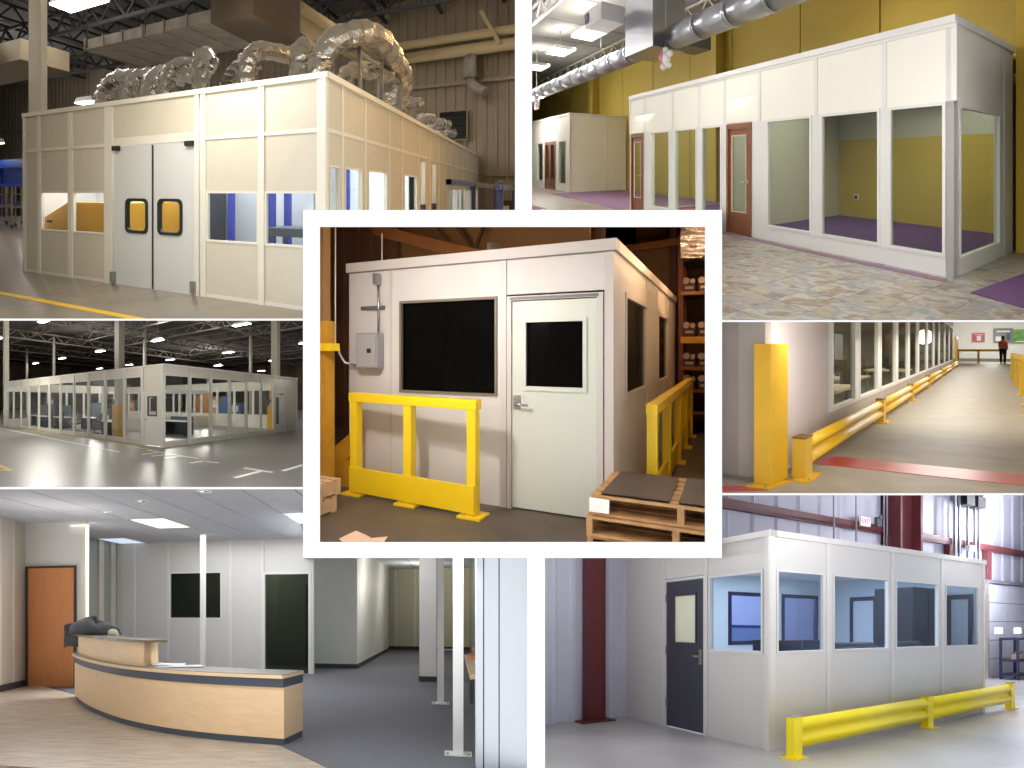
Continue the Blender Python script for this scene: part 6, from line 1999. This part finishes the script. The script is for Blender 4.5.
for i, (y, w) in enumerate(((1.75, 0.9), (2.95, 0.8))):
    o = thing(R, 'sofa', ['dark patterned sofa back behind the second corner window', 'dark sofa back behind the third office window'][i], 'sofa', (-0.55, y, 0), 'dark sofas inside the grey office')
    MB().box((-0.4, -w / 2, 0.15), (0.3, w / 2, 0.55)).build('seat', mat('sofa_dark', (44, 46, 54), rough=0.9, var=0.4, vs=12), R, o)
    mb = MB().cyl((0.2, -w / 2, 1.12), (0.2, w / 2, 1.12), 0.11, 10)
    mb.box((0.1, -w / 2, 0.5), (0.3, w / 2, 1.12))
    mb.build('backrest', mat('sofa_dark', (44, 46, 54)), R, o)
    for s in (-w / 2 + 0.06, w / 2 - 0.06):
        MB().box((-0.38, s - 0.03, 0), (0.28, s + 0.03, 0.15)).build('foot', m_black, R, o)
o = thing(R, 'locker', 'tall dark locker behind the last office window', 'locker', (-0.9, 4.0, 0))
MB().box((-0.5, -0.45, 0), (0.3, 0.45, 2.1)).build('body', mat('locker_dark', (36, 38, 48), rough=0.5), R, o)
MB().box((0.3, -0.02, 0.05), (0.31, 0.02, 2.05)).build('door_seam', m_black, R, o)

# guard rail outside
guard(R, [(0.458, -0.036), (0.25, 2.74), (0.0, 5.6)], 0.455, 0.125, m_yel7, 0, 'bright yellow guard rail before the grey office', mat('grey_cap', (150, 150, 146)), 1)

# exit sign and wall gear
ex = thing(R, 'exit_sign', 'small lit EXIT sign on the dark red girt', 'sign', (XB + 0.24, 5.6, 3.68))
MB().box((0, -0.16, 0), (0.05, 0.16, 0.2)).build('housing', mat('sign_white', (244, 236, 236), emit=0.1), R, ex)


def text_obj(body, bay, par, m, at, size, face, name='lettering'):
    cu = bpy.data.curves.new(name, 'FONT')
    cu.body = body
    cu.size = size
    cu.align_x, cu.align_y = 'CENTER', 'CENTER'
    cu.extrude = 0.002
    t = bpy.data.objects.new(name, cu)
    COL.objects.link(t)
    dg = bpy.context.evaluated_depsgraph_get()
    me = bpy.data.meshes.new_from_object(t.evaluated_get(dg))
    bpy.data.objects.remove(t)
    for v in me.vertices:
        u, w, n = v.co.x, v.co.y, v.co.z
        v.co = bay.L(face.p(u, n, w))
    me.materials.clear()
    me.materials.append(m)
    o = bpy.data.objects.new(name, me)
    COL.objects.link(o)
    o.parent = par
    o.location = bay.L(at)
    HOME[o.name] = bay
    return o


text_obj('EXIT', R, ex, mat('sign_red', (214, 16, 40), emit=0.15), (0.056, 0, 0.1), 0.14, Face('right', 0.0))
em = thing(R, 'emergency_light', 'grey emergency light beside the EXIT sign', 'light', (XB + 0.24, 6.02, 3.72))
MB().box((0, -0.08, 0), (0.1, 0.08, 0.2)).build('body', mat('lamp_grey', (92, 94, 100)), R, em)
MB().cyl((0.1, 0, 0.2), (0.14, 0, 0.2), 0.05, 8).build('lamp_head', mat('lamp_grey', (92, 94, 100)), R, em)
for i, (y, z1) in enumerate(((4.6, 6.0), (5.3, 6.0), (6.25, 6.0), (6.36, 6.0))):
    one(MB().cyl((0, 0, 0), (0, 0, z1 - 3.3), 0.02, 6), 'conduit', mat('conduit_grey', (150, 152, 160), rough=0.4, metal=0.5), R, (XB + 0.27, y, 3.3), ['conduit on the white wall above the second window', 'conduit rising beside the EXIT sign', 'conduit left of the wide red column', 'conduit hugging the wide red column'][i], 'conduit')
# roll-up doors
for k, (y0, y1, lab) in enumerate(((11.15, 13.4, 'white sectional roll-up door nearest the grey office'), (14.2, 17.0, 'white sectional roll-up door at the right edge'))):
    o = thing(R, 'roll_up_door', lab, 'door', (XB, (y0 + y1) / 2, 0), 'roll-up doors of the white hall')
    n = 5
    hw = (y1 - y0) / 2
    hh = 2.7 / n
    for i in range(n):
        for j in range(2):
            ya = -hw + j * hw
            MB().box((0.0, ya + 0.012, i * hh + 0.012), (0.05, ya + hw - 0.012, (i + 1) * hh - 0.012)).build('door_panel', mat('door_white', (216, 218, 228), rough=0.45), R, o)
            if i == 2:
                MB().box((0.05, ya + hw * 0.35, i * hh + 0.18), (0.056, ya + hw * 0.75, i * hh + 0.36)).build('window', mat('door_window', (252, 252, 255), emit=1.2), R, o)
    MB().box((-0.02, -hw, 0), (0.0, hw, 2.7)).build('backing', mat('door_joint', (130, 132, 142)), R, o)
    for s in (-hw - 0.05, hw + 0.05):
        MB().box((0, s - 0.03, 0), (0.12, s + 0.03, 2.75)).build('track', m_galv, R, o)
    MB().box((0, -hw - 0.1, 2.72), (0.12, hw + 0.1, 2.8)).build('header', mat('door_joint', (130, 132, 142)), R, o)
# door operator gear
og = thing(R, 'door_operator', 'dark chain door operator with steel tracks above the office end', 'machine', (XB + 0.3, 9.6, 3.2))
for y in (-0.5, -0.3, 0.1, 0.45, 0.65):
    MB().box((-0.03, y - 0.03, 0), (0.03, y + 0.03, 2.4)).build('track', mat('track_steel', (128, 134, 142), rough=0.4, metal=0.6), R, og)
for y in (-0.05, 0.5):
    MB().box((-0.15, y - 0.2, 1.45), (0.2, y + 0.18, 1.75)).build('motor', m_black, R, og)
    MB().cyl((0.0, y - 0.2, 1.9), (0.0, y + 0.2, 1.9), 0.16, 12).build('drum', m_black, R, og)
MB().cyl((0.05, 0.3, 1.45), (0.05, 0.3, 0.4), 0.012, 6).build('chain', m_black, R, og)
MB().box((-0.05, 0.05, 0.28), (0.1, 0.35, 0.42)).build('switch_box', m_white, R, og)
struct(MB().bar((XB + 0.3, 11.0, 6.2), (XB + 2.5, 14.5, 5.2), 0.2, 0.25), 'beam', mat('grey_rafter', (92, 92, 104)), R, label='grey rafter at the upper right of the hall')
ct = thing(R, 'rack_cart', 'navy rack cart with parts in front of the roll-up door', 'cart', (-3.2, 11.4, 0))
for x in (0.0, 0.5):
    for y in (-0.25, 0.55):
        MB().box((x - 0.03, y - 0.03, 0), (x + 0.03, y + 0.03, 1.15)).build('post', m_navy, R, ct)
for z in (0.1, 0.5, 1.1):
    MB().box((-0.03, -0.28, z), (0.53, 0.58, z + 0.06)).build('shelf', m_navy, R, ct)
for i, (x, y) in enumerate(((0.35, 0.0), (0.3, 0.3))):
    one(MB().box((-0.1, -0.12, 0), (0.1, 0.12, 0.14)).cyl((0, 0, 0.14), (0, 0, 0.22), 0.06, 8), 'parts_bin', mat('bin_tan', (190, 168, 140)), R, (-3.2 + x, 11.4 + y, 0.562), ['tan parts bin on the rack cart shelf', 'second tan parts bin on the rack cart shelf'][i], 'bin')

# ------------------------------------------------------------------ trim what would run through a partition into the next bay
def plane(axis, val):
    """plane of a splayed partition: (point, normal) with the normal towards larger u or v"""
    c = Vector(cam.location)
    if axis == 'x':
        return c, Vector((1, -(val - 512.0) / F_, 0)).normalized()
    return c, Vector((0, -(384.0 - val) / F_, 1)).normalized() * -1


def side(co, axis, val):
    p, n = plane(axis, val)
    return (co - p).dot(n)


def bisect(bm, axis, val, keep_more, inv):
    p, n = plane(axis, val)
    p2 = inv @ p
    n2 = (inv.to_3x3().inverted().transposed() @ n).normalized()
    bmesh.ops.bisect_plane(bm, geom=bm.verts[:] + bm.edges[:] + bm.faces[:], dist=1e-6, plane_co=p2, plane_no=n2,
                           clear_inner=keep_more, clear_outer=not keep_more)


bpy.context.view_layer.update()
for o in [o for o in sc.objects if o.type == 'MESH' and HOME.get(o.name) not in (None, WORLD)]:
    bay = HOME[o.name]
    u0, v0, u1, v1 = CELL[id(bay)]
    mw = o.matrix_world.copy()
    co = [mw @ v.co for v in o.data.vertices]
    if not co:
        continue
    cuts = []
    gone = False
    for ax, val, more in (('x', u0, True), ('x', u1, False), ('y', v0, True), ('y', v1, False), ('z', 0, True)):
        if ax == 'z':
            d = [c.y - 4.02 if bay is not P3 else c.y - 3.92 for c in co]
        else:
            d = [side(c, ax, val) if more else -side(c, ax, val) for c in co]
        if max(d) <= 1e-6:
            gone = True
        elif min(d) < -1e-6:
            cuts.append((ax, val, more))
    notch = None
    if id(bay) in NOTCH and not gone:
        ax, xv, ay, yv = NOTCH[id(bay)]
        sx = 1 if ax[1] == '>' else -1
        sy = 1 if ay[1] == '>' else -1
        okx = [sx * side(c, 'x', xv) for c in co]
        oky = [sy * side(c, 'y', yv) for c in co]
        if max(okx) <= 0 and max(oky) <= 0:
            gone = True
        elif min(okx) < 0 and min(oky) < 0:
            notch = (sx, xv, sy, yv)
    if gone:
        ch = list(o.children)
        if ch:
            o.data = bpy.data.meshes.new('trimmed')
        else:
            bpy.data.objects.remove(o)
        continue
    if not cuts and not notch:
        continue
    inv = mw.inverted()
    bm = bmesh.new()
    bm.from_mesh(o.data)
    for ax, val, more in cuts:
        if ax == 'z':
            y = 4.02 if bay is not P3 else 3.92
            p2 = inv @ Vector((0, y, 0))
            n2 = (inv.to_3x3().inverted().transposed() @ Vector((0, 1, 0))).normalized()
            bmesh.ops.bisect_plane(bm, geom=bm.verts[:] + bm.edges[:] + bm.faces[:], dist=1e-6, plane_co=p2, plane_no=n2, clear_inner=True)
        else:
            bisect(bm, ax, val, more, inv)
    if notch:
        sx, xv, sy, yv = notch
        b2 = bm.copy()
        bisect(bm, 'x', xv, sx > 0, inv)                     # the part beside the middle box
        bisect(b2, 'x', xv, sx < 0, inv)
        bisect(b2, 'y', yv, sy > 0, inv)                     # the part above or below it
        t = bpy.data.meshes.new('t')
        b2.to_mesh(t)
        bm.from_mesh(t)
        b2.free()
        bpy.data.meshes.remove(t)
        bmesh.ops.remove_doubles(bm, verts=bm.verts, dist=1e-5)
    if not bm.faces:
        bm.free()
        if o.children:
            o.data = bpy.data.meshes.new('trimmed')
        else:
            bpy.data.objects.remove(o)
        continue
    me = o.data.copy()
    bm.to_mesh(me)
    bm.free()
    o.data = me
# a thing of which nothing is left inside its bay is dropped
for o in [o for o in sc.objects if o.type == 'EMPTY']:
    if not o.children_recursive:
        bpy.data.objects.remove(o)
for o in [o for o in sc.objects if o.type == 'MESH' and not o.data.polygons and not o.children]:
    bpy.data.objects.remove(o)
